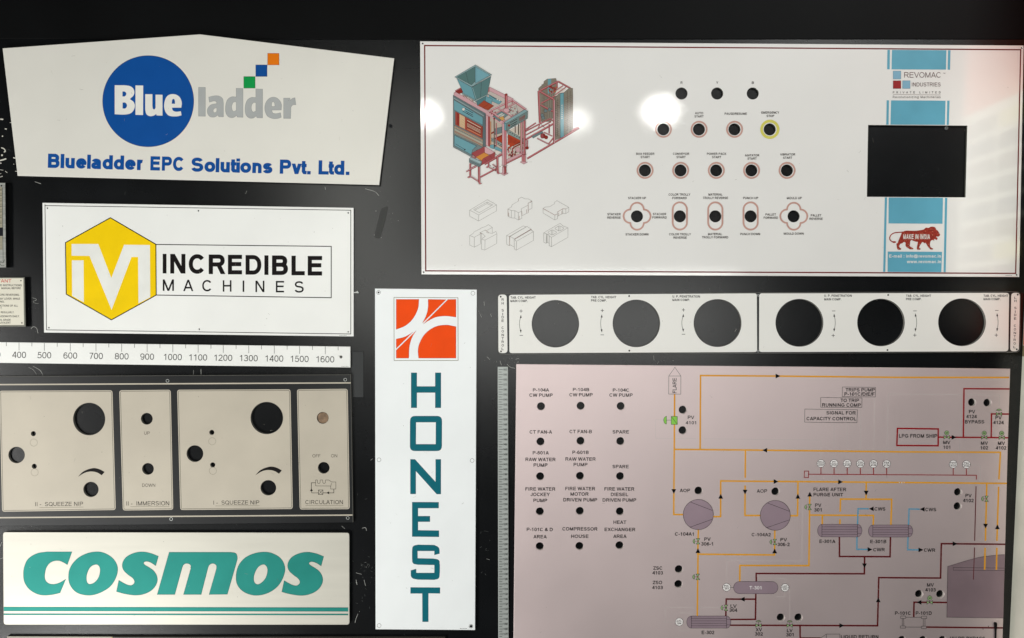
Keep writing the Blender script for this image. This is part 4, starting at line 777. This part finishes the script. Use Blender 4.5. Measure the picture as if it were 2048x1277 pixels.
field([(1518.4, 587.2), (2018.2, 586.2), (2016.6, 703.2), (1518, 704.6)], 6, bh[3:], [(1776.3, 590.5), (1774.9, 700.6)])
field([(2022.4, 586.2), (2039.8, 586), (2037.6, 703), (2020.2, 703.3)], 7, [], [(2035.4, 589.8), (2033.5, 699.2)], 'end_field')
p = PB(S); p.stroke(roundq([(995.9, 587.6), (2040.4, 583.8), (2039.8, 705), (996.4, 709.4)], 9), .45, ink('#8a8984'), closed=True); p.build('edge_line')
for y in (591.2, 702.9): q = PB(S); q.ring(1516.4, y, 1.8, .9, STEEL, 14); q.build('rivet')
for (s1, s2), x, y0, y1, w1, w2 in ((('TAB. CYL. HEIGHT', 'MAIN COMP.'), 1021, 597.8, 604.6, 50.4, 34.5), (('TAB. CYL. HEIGHT', 'PRE COMP.'), 1182.1, 597, 603.7, 50.4, 31), (('U. P. PENETRATION', 'MAIN COMP.'), 1344.9, 595.7, 602.5, 55, 34.8),
                                   (('U. P. PENETRATION', 'MAIN COMP.'), 1648.5, 594.1, 601.3, 54.9, 34), (('TAB. CYL. HEIGHT', 'PRE COMP.'), 1812, 594.3, 600.9, 50, 30.7), (('TAB. CYL. HEIGHT', 'MAIN COMP.'), 1967, 594.3, 600.9, 49.2, 33.6)):
    p = PB(S); text(p, s1, x, y0, 4.5, INK, w=.19, width=w1, align='l'); text(p, s2, x, y1, 4.5, INK, w=.19, width=w2, align='l'); p.build('caption')
def dial(xp, yp, xm, ym, xa, xb, y0, y1):
    p = PB(S); p.stroke([(xp - 3.2, yp), (xp + 3.2, yp)], 1, INK); p.stroke([(xp, yp - 3.2), (xp, yp + 3.2)], 1, INK); p.build('plus_sign')
    p = PB(S); p.stroke([(xm - 3.4, ym), (xm + 3.4, ym)], 1, INK); p.build('minus_sign')
    p = PB(S); mid = (y0 + y1) / 2; s_ = 1 if xb > xa else -1
    p.stroke(smooth([(xa, y0 + 5), ((xa + xb * 2) / 3, (y0 + mid) / 2 + 1), (xb, mid), ((xa + xb * 2) / 3, (y1 + mid) / 2 - 1), (xa, y1 - 5)], 5, False), .8, INK)
    p.fill([[(xa - s_ * .4, y0), (xa - 1.7, y0 + 6.4), (xa + 2, y0 + 6.4)]], INK); p.fill([[(xa - s_ * .4, y1), (xa - 1.9, y1 - 6.4), (xa + 1.8, y1 - 6.4)]], INK); p.build('turn_arrow')
dial(1042, 622.6, 1042.6, 671.2, 1041.4, 1039, 630, 666.6); dial(1204.5, 621.5, 1204.5, 670.2, 1203.2, 1201.4, 629, 665.6); dial(1366.9, 620.3, 1366.9, 669, 1366.2, 1363.6, 628, 664.5)
dial(1666.3, 671.5, 1667.3, 622.4, 1668.4, 1670.4, 627.6, 664.2); dial(1829.5, 670.8, 1829.9, 622.3, 1831, 1833.3, 627, 663.8); dial(1992.4, 670.8, 1993.4, 621.4, 1994.3, 1996, 626.6, 663.6)
for xs_, ys_, s_ in (((1005.4, 1006.2), (155, 197, 277, 320, 355, 395, 475, 515, 557, 597, 635, 675, 715), 'RHSIDECONTROL'),):
    p = PB(S); letters(p, [(c, xs_[0] - (.6 if c == 'I' else 2.2), xs_[0] + (.6 if c == 'I' else 2.2), 570 + y / 5.689, 570 + (y + 28) / 5.689) for c, y in zip(s_, ys_)], INK, .16); p.build('caption')
p = PB(S); letters(p, [(c, 2030.8 - (y - 133) * .0033 - (.6 if c == 'I' else 2.2), 2030.8 - (y - 133) * .0033 + (.6 if c == 'I' else 2.2), 570 + y / 5.565, 570 + (y + 26) / 5.565) for c, y in zip('LHSIDECONTROL', (133, 167, 245, 286, 323, 363, 443, 483, 523, 562, 600, 640, 680))], INK, .16); p.build('caption')
p = PB(S); [p.stroke([(2014 + 2.6 * i, 704.6), (2015.6 + 2.6 * i, 704.6)], .8, ink('#b5b3ac')) for i in range(5)]; p.build('serial_print')

# ================================================================== vertical ruler
S = Thing('vertical_ruler', 'narrow grey metal ruler standing upright along the left edge of the pink plant panel', 'ruler', .003, (1006, 1000))
S.plate([(995.3, 734), (1016, 734), (1017.3, 1300), (996.7, 1300)], [], mat('grey_anodised_sheet', '#b9bfbb', rough=.4, k=.85, metal=.2), edge=BLACK)
p = PB(S); q = PB(S)
for i in range(110):
    y = 739.6 + i * 4.985; x = 997 + (y - 734) * .0024
    p.stroke([(x, y), (x + (8.6 if i % 2 == 0 else 6), y)], .75, INK)
    if i % 2 == 0: text(q, str(1600 - i * 5), x + 13.2, y + 2, 3.9, INK, w=.15, width=8)
p.build('tick_marks', kind='stuff'); q.build('numerals', kind='stuff')

# ================================================================== notice plate, frame and bottom plate cut by the picture edge
S = Thing('notice_plate', 'small cream notice with red heading and black rules, dark metal rim', 'notice', .009, (20, 604))
S.plate([(-90, 554.8), (49.2, 554.8), (51.4, 653.8), (-90, 653.8)], [], ink('#77776e', metal=.6), name='backing', edge=BLACK)
p = PB(S, .2); p.fill([[(-88, 557), (46.9, 557), (48.3, 650.6), (-88, 650.6)]], mat('cream_sheet', '#e6e2d0', rough=.45, k=.86)); p.build('face')
for x, y in ((41.9, 561.8), (43.9, 646.3)): p = PB(S); p.disc(x, y, 1.4, BLACK, 14); p.build('rivet_hole')
p = PB(S); text(p, 'IMPORTANT', 23, 565.5, 6.5, ink('#c8402e'), w=.14, width=62, align='r'); p.build('heading')
for s_, x, y, c_ in (('AND INSTRUCTIONS', 43.6, 572.9, 50), ('MANUAL BEFORE', 41.6, 578.8, 38.5), ('BEFORE REVERSING.', 39.2, 592, 48), ('ANY LEVER, WHILE', 40, 599.8, 42), ('ING.', 9.2, 605.7, 10), ('FUNCTIONS OF ALL', 36, 613.8, 44), ('Y.', 4.4, 618.6, 3.6), ('REGULARLY.', 28.6, 627, 27), ('GUIDEWAYS DAILY.', 39.4, 634.9, 44), ('OIL GRADE', 21.4, 642.2, 23), ('EQUIVALENT', 21.4, 647.8, 28)):
    p = PB(S); text(p, s_, x, y, 3.9, INK, w=.17, width=c_, align='r'); p.build('text_line')
S = Thing('framed_plate', 'worn silver frame cut off by the left picture edge, with a dark rectangle', 'frame', .011, (5, 450))
S.plate([(-60, 366), (10, 366), (11.7, 535.2), (-60, 535.2)], [], mat('worn_silver', '#a9aba5', rough=.45, metal=.4, k=.85, var=.25, vscale=60, stretch=(.2, 1, 6)), edge=BLACK)
p = PB(S); p.fill([[(-55, 374), (4, 374), (5, 500), (-55, 500)]], mat('aged_paper', '#a09a84', rough=.6, k=.8, var=.25, vscale=90, stretch=(.2, 1, 5))); p.build('paper')
p = PB(S); p.fill([[(-55, 455.5), (5.3, 455.5), (5.5, 472.5), (-55, 472.5)]], ink('#1b1c22')); p.build('dark_band')
p = PB(S); p.stroke([(4.6, 376), (6.4, 524)], .8, BLACK); p.stroke(smooth([(9.4, 519), (6, 526), (1, 524), (0, 529), (5, 532), (9, 531)], 5, False), .9, BLACK); p.disc(3, 372, 1.6, BLACK, 12); p.build('wire_loop')
p = PB(S); [p.stroke([(-20, 380 + i * 3.7), (3.6, 380 + i * 3.7)], .4 + .4 * (i % 3 == 0), ink(['#4a453a', '#c9c4ae', '#6d6654'][i % 3])) for i in range(20)]; p.build('printed_lines')
S = Thing('lower_plate', 'top edge of a dark brown plate running along the bottom of the board', 'nameplate', .006, (450, 1290))
S.plate([(13.6, 1273.6), (226, 1274.2), (890, 1276), (890, 1400), (13.6, 1400)], [], mat('dark_brown_sheet', '#33261f', rough=.4, k=.8, var=.4, vscale=9), edge=ink('#55504a'))
p = PB(S); p.stroke([(14, 1274.5), (225, 1275)], 1.5, BEIGE); p.stroke([(226, 1275.1), (430, 1275.8)], .6, ink('#6b675c')); p.stroke([(223.5, 1275), (223.5, 1300)], 3, ink('#b8a34a')); p.build('border_line')

# ================================================================== pink plant diagram panel (bottom right)
S = Thing('plant_diagram_panel', 'large pearly pink panel with a process plant diagram in orange, dark red and blue pipes', 'control panel', .006, (1520, 1010))
gx, holes = [], []
LAMPS = [(1082.1, 813), (1161.4, 812.1), (1241.5, 812.6), (1081.1, 883.5), (1161.1, 882.2), (1240.8, 882.7), (1080.4, 953.1), (1160.1, 952.3), (1240.3, 952.8), (1079.8, 1023.3), (1159.8, 1022.5), (1239.8, 1023.2), (1079.6, 1093), (1159, 1092.6), (1239.1, 1091.2),
         (1365.5, 820), (1365.3, 861), (1397.1, 981.8), (1551, 983.5), (1944.2, 805.1), (1975.1, 805.9), (1916.2, 984.7), (1915.5, 1013), (1357.7, 1139), (1356.8, 1168.7), (1561.6, 1235.5), (1597, 1235.5), (1838.2, 1188.5), (1880.6, 1188.8), (1804, 1280.5), (1846, 1280.5), (1885, 1280.5)]
S.plate([(1032.6, 728.6), (2020.6, 738.2), (2015.6, 900), (2010.7, 1087), (2004, 1330), (1026.6, 1330)], [circ(x, y, 7.9, 30) for x, y in LAMPS], PINK, edge=ink('#dcd3cc', k=.85))
YP = ink('#e2a12c', k=.92); DR = ink('#5e1218', k=.95); RD = ink('#92121c', k=.95); BP = ink('#5f9dbb', k=.9); GN = ink('#98b680', k=.88); MV = ink('#ad98a3', k=.95, metal=.5, rough=.55); WT = ink('#ece8e6', k=.95); TK = ink('#0c0a0c', k=.8)
def pipe(pts, m=YP, wd=3.1, name='pipe_line'):
    p = PB(S); p.stroke(pts, wd, m); p.build(name)
def arrow(x, y, d, r=4.7):
    ux, uy = {'r': (1, 0), 'l': (-1, 0), 'u': (0, -1), 'd': (0, 1)}[d]
    p = PB(S); p.fill([[(x + ux * r, y + uy * r), (x - ux * r - uy * r, y - uy * r + ux * r), (x - ux * r + uy * r, y - uy * r - ux * r)]], TK); p.build('flow_arrow')
S.lift = .05
for l in ([(1327, 840.3), (1311.3, 840), (1311.3, 877), (1392, 877.8)], [(1408, 878), (1642, 880.5), (1641.8, 918)], [(1668, 848), (1668, 897)], [(1668, 909), (1668, 919)], [(1694.6, 847), (1694.4, 897)], [(1694.4, 909), (1694.3, 919)], [(1721.8, 816), (1721, 898)], [(1720.8, 910), (1720.6, 919)], [(1749.4, 795), (1747.6, 898)], [(1747.2, 910), (1747, 919)],
          [(1773.4, 919), (1776.6, 788.4), (1921, 789.5)], [(1938, 789.5), (1999, 790.5), (1998.8, 812)], [(1920, 852), (1919, 925)], [(1941, 930), (1961, 931), (1960, 1000)], [(1453.2, 1166), (1454, 1121.4), (1603.7, 1122.4), (1605, 1010)], [(1551, 1157.2), (1570.4, 1157.6), (1570.4, 1167)], [(1570, 1184), (1570, 1194), (1551, 1193.6)],
          [(1579.8, 1179), (1579.3, 1240)], [(1386, 1215.4), (1330.6, 1215.4), (1330.4, 1244.6), (1350, 1244.8)], [(1400, 1215.4), (1438, 1215.6)], [(1360, 1228), (1360.4, 1226), (1382, 1226.4), (1382.4, 1232)], [(1358.4, 1253), (1358.4, 1262), (1382, 1262.4)]):
    pipe(l, ink('#d9d0cc', k=.9), .5, 'signal_line')
for l in ([(1349.2, 788.6), (1347.5, 1029.4), (1366, 1029.6)], [(1400.2, 899.5), (1401, 751.6), (1550, 752.6), (1800, 755.2), (2018.4, 755.4)], [(1348.5, 899.2), (1524, 900.8), (1800, 904.2), (2000.8, 905), (1997.8, 959.4)], [(1490.8, 901), (1490.3, 956)], [(1490.2, 971.4), (1489.8, 1031.3), (1520.5, 1031.5)],
          [(1426.6, 1033.7), (1441.2, 1033.7), (1441.4, 962.4), (1660, 964.2), (2013.6, 967.2)], [(1580.6, 1031.9), (1595.1, 1031.9), (1595.9, 965)], [(1396.6, 1060), (1395.5, 1108.8), (1549, 1110.4), (1549.6, 1061)], [(1396, 1108), (1394.5, 1232.4)],
          [(1732.5, 966), (1732, 998)], [(1680.3, 1023.7), (1680.9, 998.6), (1783.4, 999), (1781.7, 1050)], [(1679.9, 1038.6), (1679.7, 1049)], [(1619.4, 992), (1617.8, 1131.7), (1479.8, 1131.4), (1479.5, 1163.5)], [(1619, 1030.6), (1747, 1031.4), (1746.3, 1050.4)], [(1644.6, 1031), (1644.4, 1049)],
          [(1973.5, 968), (1970.8, 1082)], [(1970.2, 1096), (1969, 1140)], [(1997.2, 973.8), (1993.8, 1082)], [(1993.7, 1096), (1992.6, 1140)]): pipe(l)
for l in ([(1678.7, 1074.4), (1678.9, 1113.3), (1780, 1113.9), (1780.9, 1074.6)], [(1729.2, 1113.5), (1728.6, 1148), (1512.3, 1147.4), (1512.6, 1163.5)], [(1511.6, 1188), (1510.8, 1239.1), (1460.6, 1239.4)], [(1511.4, 1198.8), (1452.4, 1198.6), (1451.6, 1233)], [(1456, 1250.8), (1755, 1251.9), (1757.5, 1155.7), (1881, 1156.6), (1882.6, 1087.8), (2010.4, 1089)],
          [(1600, 1251), (1600.2, 1276.6), (1641, 1276.7)], [(1893.7, 1205.4), (1828, 1204.9), (1827.4, 1234.4)], [(1852.6, 1254.6), (2005.6, 1256.3)]): pipe(l, DR)
for l in ([(1877.7, 874.8), (1968, 875.4), (2016.2, 876)], [(1926.6, 875.4), (1927.9, 777.9), (2018.8, 778.4)], [(1982.3, 875.6), (1982.9, 828.3), (2017.4, 828.6)]): pipe(l, RD, 2.9)
p = PB(S); p.stroke([(1794.8, 857.2), (1876.4, 858.3), (1876.2, 892), (1793.6, 891.4)], 3, RD, closed=True); p.build('frame_line')
for l in ([(1737.5, 1018), (1716, 1018), (1715, 1050)], [(1713.9, 1074.3), (1713.6, 1099), (1735.6, 1099.3)], [(1839.3, 1018.8), (1818, 1018.4), (1817, 1050.5)], [(1815.9, 1074.6), (1815.4, 1100), (1837, 1100.2)]): pipe(l, BP, 2.6)
# thin header with gauges
p = PB(S); p.stroke([(1617.5, 948.9), (1860, 950.3), (1952.7, 951), (1952.6, 959.4)], 1.6, RD); p.stroke([(1608.8, 942.6), (1617.2, 942.6), (1616.8, 955.6), (1608.4, 955.6)], 1.5, RD, closed=True); p.stroke([(1952, 973), (1949.2, 1082)], 1.7, DR); p.build('header_line')
def gauge(x, y, a, b, stem=None, r=7.9):
    p = PB(S)
    if stem: p.stroke([(x, y + r), (x, stem)], 1.7, RD)
    p.disc(x, y, r, WT, 32); p.ring(x, y, r, .7, TK, 32); p.stroke([(x - r, y), (x + r, y)], .6, TK)
    text(p, a, x, y - 1.2, 3.3, TK, w=.2, width=min(11.5, 3.2 * len(a))); text(p, b, x, y + 4.6, 3.3, TK, w=.2, width=3 * len(b) - 1); p.build('gauge_symbol')
for x, y, a, b in ((1641.8, 927.4, 'PRCA', '4101'), (1668, 927.4, 'PT', '4125'), (1694.3, 927.6, 'PT', '4126'), (1720.6, 927.9, 'PSA', '4103'), (1746.9, 928, 'PSA', '4108'), (1773.2, 928.3, 'PSA', '4124'), (1906.3, 928.9, 'PSHH', '4124'), (1932.7, 929.4, 'PSA', '4102')): gauge(x, y, a, b, 949.4 + (x - 1641) * .006)
gauge(1358.4, 1244.3, 'LIC', '304'); gauge(1570, 1175.7, 'LIC', '301')
p = PB(S); p.stroke([(1461, 1175.2), (1468, 1175.2)], .6, TK); p.build('link_line'); gauge(1453.1, 1174.9, 'PIC', '301')
# vessels
def vessel(x0, x1, y0, y1, xl, xr, n=4, tabs=True):
    p = PB(S); cy = (y0 + y1) / 2; h = (y1 - y0) / 2
    o = [(x0, y1)] + arc(x0, cy, x0 - xl, h, 90, 270, 14) + arc(x1, cy, xr - x1, h, -90, 90, 14)
    p.fill([o], MV); p.stroke(o, .6, TK, closed=True); p.stroke([(x0, y0), (x0, y1)], .8, TK); p.stroke([(x1, y0), (x1, y1)], .8, TK)
    for i in range(n): y = y0 + (y1 - y0) * (i + 1) / (n + 1); p.stroke([(x0, y), (x1, y)], .6, TK)
    if tabs:
        for y in (cy - h * .45, cy + h * .45): p.stroke([(x1, y), (x1 + (xr - x1) * .85, y)], .6, TK)
    p.build('vessel_symbol')
vessel(1643.8, 1714.7, 1049, 1074.3, 1635.1, 1723.9); vessel(1745.5, 1816.6, 1050.3, 1074.6, 1736.8, 1825.4); vessel(1382.6, 1453.1, 1232.4, 1256.7, 1373.3, 1461.6)
p = PB(S); o = arc(1479.3, 1175.6, 12.3, 12.3, 90, 270, 14) + arc(1543.6, 1175.6, 12.3, 12.3, -90, 90, 14); p.fill([o], MV); p.stroke(o, .6, TK, closed=True); par = p.build('vessel_symbol')
p = PB(S); text(p, 'T-301', 1510.6, 1179.2, 6.6, WT, w=.15, width=24); p.build('lettering', parent=par)
for x, y, r, q in ((1396.6, 1029.5, 30.2, [((1380, 1004.2), (1424.8, 1021.4)), ((1380, 1054.8), (1424.8, 1038.8))]), (1550.5, 1031.2, 30, [((1534.4, 1006.2), (1578.5, 1022.9)), ((1533, 1055.9), (1578.5, 1040.2))])):
    p = PB(S); p.fill([circ(x, y, r, 64)], MV); p.stroke(circ(x, y, r, 64), .75, TK, closed=True)
    for l in q: p.stroke(l, .75, TK)
    p.build('compressor_symbol')
p = PB(S); tk = [(1895.3, 1133.2)] + smooth([(1895.3, 1133.2), (1948, 1117.5), (1973, 1112.8), (2009.2, 1109.3)], 6, False)[1:] + [(2006.4, 1236.6), (1893.4, 1234.8)]
p.fill([tk], ink('#a58f96', k=.9, metal=.6, rough=.55)); p.stroke([(2009, 1109.3)] + tk[::-1][2:] + [(1893.4, 1234.8), (2006.4, 1236.6)], .6, TK); p.stroke([(2008.6, 1136.6), (1906.3, 1135.4), (1906.2, 1140.6), (2008.5, 1141.6)], .6, TK)
p.stroke([(1949, 1095.4), (1946.6, 1159.5)], 1.5, DR); p.build('tank_symbol')
pipe([(1970, 1109), (1969, 1140)]); pipe([(1993.4, 1108), (1992.6, 1140)])
# valves
def valve(x, y, d='v', kind='dome', sz=5.6):
    p = PB(S); a = sz; b = 3.5
    P_ = (lambda u, v: (x + u, y + v)) if d == 'v' else (lambda u, v: (x - v, y + u))
    for s_ in (1, -1): q = [P_(0, 0), P_(b, s_ * a), P_(-b, s_ * a)]; p.fill([q], GN); p.stroke(q, .7, TK, closed=True)
    if kind == 'dome':
        if d == 'v': p.stroke([(x, y), (x - 6.6, y)], .6, TK); q = [(x - 6.6, y - 4.6)] + arc(x - 6.6, y, 3.6, 4.6, 270, 90, 8)
        else: p.stroke([(x, y), (x, y - 7)], .6, TK); q = arc(x, y - 7, 5, 3.4, 180, 360, 8)
        p.fill([q], GN if d == 'v' or y < 1000 else ink('#8d9478')); p.stroke(q, .6, TK, closed=True)
    if kind == 'motor':
        p.stroke([(x, y), (x, y - 4.6)], .6, TK); p.disc(x, y - 8.7, 4.4, GN, 20); p.ring(x, y - 8.7, 4.4, .7, TK, 20); text(p, 'M', x, y - 7, 3.6, TK, w=.16, width=3.8)
    p.build('valve_symbol')
valve(1396, 1083); valve(1549.6, 1084.4); valve(1619.2, 1014.5); valve(1395.4, 1154.1); valve(1451.8, 1216); valve(1972.9, 998)
valve(1516.8, 1251.2, 'h'); valve(1579.2, 1251.4, 'h'); valve(1997.8, 828.4, 'h'); valve(1893.3, 874.9, 'h', 'motor'); valve(1968.3, 875.4, 'h', 'motor'); valve(2003.3, 875.8, 'h', 'motor'); valve(1859.2, 1205.2, 'h', 'motor')
p = PB(S); p.stroke([(1333, 840.7), (1342.5, 840.7)], .6, TK); q = [(1342.4, 833.3), (1354.7, 833.3), (1354.7, 849.4), (1342.4, 849.4)]; p.fill([q], ink('#8ed05a')); p.stroke(q, .7, TK, closed=True); p.stroke([q[0], q[2]], .7, TK)
q = [(1333, 833)] + arc(1333, 840.8, 5.8, 7.8, 270, 90, 10); p.fill([q], ink('#8ed05a')); p.stroke(q, .6, TK, closed=True); p.build('valve_symbol')
for a in ((1555.8, 752.6, 'r'), (1529.4, 901, 'l'), (1347.5, 983.4, 'd'), (1441.3, 993, 'u'), (1490.1, 984.7, 'd'), (1595.5, 993, 'u'), (1552, 963.5, 'r'), (1395.8, 1101.6, 'u'), (1549.1, 1102.3, 'u'), (1681, 964.3, 'r'), (1732.2, 986.6, 'd'), (1619.4, 988.6, 'u'), (1742.4, 1018, 'l'), (1739.8, 1099.4, 'r'), (1844.2, 1018.8, 'l'), (1841.6, 1100.2, 'r'),
          (1728.8, 1132, 'd'), (1484.5, 1198.8, 'l'), (1683.3, 1251.6, 'r'), (1756.3, 1200, 'u'), (1910, 1088, 'r'), (1907.8, 875, 'r'), (1838, 1205, 'l'), (1971, 1052.7, 'd'), (1994.6, 1054, 'u')): arrow(*a)
# drawn boxes and pump outlines
def box(l, closed=True, wd=.6):
    p = PB(S); p.stroke(l, wd, TK, closed=closed); p.build('outline_box')
box([(1337.6, 752.5), (1361.7, 752.5), (1361.5, 788.8), (1337.2, 788.6)]); box([(1337.6, 752.5), (1349.7, 735), (1361.7, 752.5)], False)
box([(1684.6, 774.4), (1751, 775.2), (1750.6, 794.4), (1684.3, 793.6)]); box([(1641.4, 795.4), (1723.9, 796.4), (1723.4, 815.4), (1641.3, 815)]); box([(1609.5, 818.6), (1714.6, 820), (1713.8, 845.8), (1609, 844.8)])
box([(1641, 1276.4), (1652.5, 1268.6), (1679.6, 1268.6), (1679.6, 1300)], False); box([(1652.5, 1268.6), (1652.5, 1300)], False)
f = T(1780, 1080, 6.481)
for q in ((137, 988, 203, 1020), (133, 1117, 200, 1145), (405, 990, 475, 1022), (405, 1120, 470, 1152)): box(roundq(tr([(q[0], q[1]), (q[2], q[1]), (q[2], q[3]), (q[0], q[3])], f), .8))
for q in (((158, 1020), (158, 1117)), ((177, 1020), (177, 1117)), ((430, 1022), (430, 1120)), ((452, 1022), (452, 1120)), ((203, 1004), (405, 1004)), ((200, 1131), (405, 1133))): box(tr(q, f), False)
# writing
def wr(lines, cap=6.7, w=.165):
    p = PB(S); [text(p, l[0], l[1], l[2], l[4] if len(l) > 4 else cap, TK, w=w, width=l[3], ang=.2) for l in lines]; p.build('caption')
for ls in ([('P-104A', 1082, 783.6, 32.4, 6.4), ('CW PUMP', 1082, 794.2, 46.5)], [('P-104B', 1162, 782.8, 32.4, 6.4), ('CW PUMP', 1162, 793.4, 46.5)], [('P-104C', 1242, 783.8, 32.8, 6.4), ('CW PUMP', 1242, 794, 46.5)], [('CT FAN-A', 1081.6, 867.7, 44.8)], [('CT FAN-B', 1161.3, 866.9, 44.6)], [('SPARE', 1241.4, 867.5, 32.6)],
           [('P-601A', 1081.5, 909.4, 32), ('RAW WATER', 1081, 922.7, 60), ('PUMP', 1081, 934, 27.7)], [('P-601B', 1161, 908.5, 32.3), ('RAW WATER', 1161, 921.9, 60.2), ('PUMP', 1161, 932.9, 27.7)], [('SPARE', 1241, 936.9, 32.5)],
           [('FIRE WATER', 1080.6, 981.7, 59.5), ('JOCKEY', 1080.3, 992.6, 38.5), ('PUMP', 1080.5, 1004.6, 27.4)], [('FIRE WATER', 1160.4, 981, 59.5), ('MOTOR', 1159, 991.8, 36), ('DRIVEN PUMP', 1160.4, 1003.4, 67.5)], [('FIRE WATER', 1238.6, 981.7, 59.6), ('DIESEL', 1239, 992.6, 34.5), ('DRIVEN PUMP', 1238.7, 1003.8, 67)],
           [('P-101C & D', 1079.4, 1062.7, 51.8), ('AREA', 1080, 1077.1, 26.4)], [('COMPRESSOR', 1159.7, 1061.5, 69.9), ('HOUSE', 1159.6, 1076.3, 34.4)], [('HEAT', 1239.7, 1048.2, 25.7), ('EXCHANGER', 1239.8, 1062.7, 61.4), ('AREA', 1239.7, 1076.3, 26.5)],
           [('PV', 1382, 838.5, 13), ('4101', 1381.7, 849, 20.8, 6.2)], [('AOP', 1369.7, 984.6, 20.8)], [('AOP', 1523.7, 985.8, 20.5)], [('C-104A1', 1368.6, 1071.8, 37.6)], [('C-104A2', 1522.2, 1073, 38)], [('PV', 1414.7, 1082, 12.6), ('306-1', 1414.1, 1091.6, 23.5)], [('PV', 1567.3, 1083, 13), ('306-2', 1567, 1092.6, 24.2)],
           [('TRIPS PUMP', 1720.2, 783.4, 58.5), ('P-101C/D/E/F', 1719, 791.9, 60.4)], [('TO TRIP', 1699.4, 804.6, 37.2), ('RUNNING COMP', 1682.8, 813.8, 77)], [('SIGNAL FOR', 1682, 829.4, 58.4), ('CAPACITY CONTROL', 1662.6, 841, 99.2)], [('LPG FROM SHIP', 1836, 875.8, 76, 7.3)],
           [('MV', 1893.5, 888.6, 14), ('101', 1893.5, 898.2, 13.4)], [('MV', 1968.7, 890, 14), ('102', 1968.5, 899.4, 15)], [('MV', 2002.8, 890.2, 14), ('4102', 2001.8, 899.6, 21)], [('PV', 1944, 827, 12.4), ('4124', 1942.8, 836.8, 20.8), ('BYPASS', 1949, 847.3, 38.3)], [('PV', 1997, 839, 12.2), ('4124', 1996.8, 848.8, 20.8)],
           [('FLARE AFTER', 1659.6, 982.6, 65.2), ('PURGE UNIT', 1656.4, 993, 59)], [('PV', 1636.3, 1014.2, 12.2), ('301', 1635.6, 1023.4, 14.6)], [('E-301A', 1654.6, 1086.4, 31.8)], [('E-301B', 1756.4, 1086.8, 31.8)], [('CWS', 1759.7, 1021.6, 21.6)], [('CWR', 1757.8, 1103, 23)], [('CWS', 1861.2, 1022.8, 21.6)], [('CWR', 1859, 1104, 22.4)],
           [('ZSC', 1315.5, 1139.9, 18.6), ('4103', 1315.2, 1149.4, 21)], [('ZSO', 1314.7, 1168.7, 18.6), ('4103', 1314.8, 1178.8, 21)], [('LV', 1467, 1216, 12.2), ('304', 1466.4, 1224, 15.4)], [('E-302', 1415.8, 1268.6, 25.2)], [('XV', 1517.6, 1263, 12.4), ('302', 1517.6, 1271.6, 15.6)], [('LV', 1579.5, 1264.6, 11.4), ('301', 1579.5, 1273, 15)],
           [('MV', 1860.7, 1173.6, 13.6), ('4103', 1860.7, 1183.4, 20.8)], [('P-101C', 1805.8, 1230, 32)], [('P-101D', 1847.2, 1230, 31.8)], [('PV', 1936.9, 994.9, 12.4), ('4102', 1936.4, 1004.8, 21.4)], [('LIQUID RETURN', 1719.2, 1277.5, 74.8, 7)], [('HH PR BYPASS', 1935, 1281, 70, 7.2)]):
    wr(ls)
p = PB(S); text(p, 'FLARE', 1352.9, 771.6, 7.7, TK, w=.14, width=30, ang=-90); p.build('caption')
p = PB(S); [p.disc(x, y, r, TK, 10) for x, y, r in ((1965.8, 1258.6, .9), (1976.8, 1253, .9), (1972, 1256.5, .5), (1904, 1000, .2))]; p.disc(1798.5, 965.6, .9, WT, 8); p.disc(1803.5, 965.9, 1, WT, 8); p.disc(1808, 965.4, .7, WT, 8); p.build('chip_mark')
S2 = Thing('cable_tie', 'black plastic stick standing on the pink panel near its lower right corner', 'cable tie', .009, (1991, 1262))
p = PB(S2); p.solid(smooth([(1989, 1248, 1), (1990, 1246), (1993.5, 1246), (1994.8, 1248, 1), (1993.6, 1262, 1), (1993, 1300, 1), (1990.6, 1300, 1), (1990.8, 1262, 1)], 4), [], TK, 0, z0=-3, ch=.5); p.build('stick')

# small wear marks on the faces
def wear(t, box, n, seed, hues=('#8d8a80', '#c9c5b8', '#6d695f')):
    rnd = random.Random(seed); p = PB(t); t.lift += .01
    for i in range(n):
        x, y = rnd.uniform(box[0], box[2]), rnd.uniform(box[1], box[3]); m = ink(rnd.choice(hues)); a = rnd.uniform(0, 3.1)
        if rnd.random() < .6: p.disc(x, y, rnd.uniform(.25, .7), m, 7)
        else: l = rnd.uniform(1.5, 9); p.stroke([(x, y), (x + l * math.cos(a), y + l * math.sin(a))], rnd.uniform(.15, .4), m)
    p.build('wear_mark', kind='stuff')
for t_, b_, n_ in (('company_sign', (45, 110, 740, 345), 26), ('machines_sign', (100, 425, 690, 655), 22), ('control_panel', (10, 790, 690, 1005), 40), ('name_plate', (15, 1072, 690, 1245), 24), ('vertical_sign', (756, 590, 945, 1250), 18), ('machine_panel', (860, 110, 2020, 535), 34), ('side_control_panel', (1025, 595, 2010, 698), 16), ('plant_diagram_panel', (1040, 740, 2000, 1270), 34)):
    wear(THINGS[t_], b_, n_, n_)
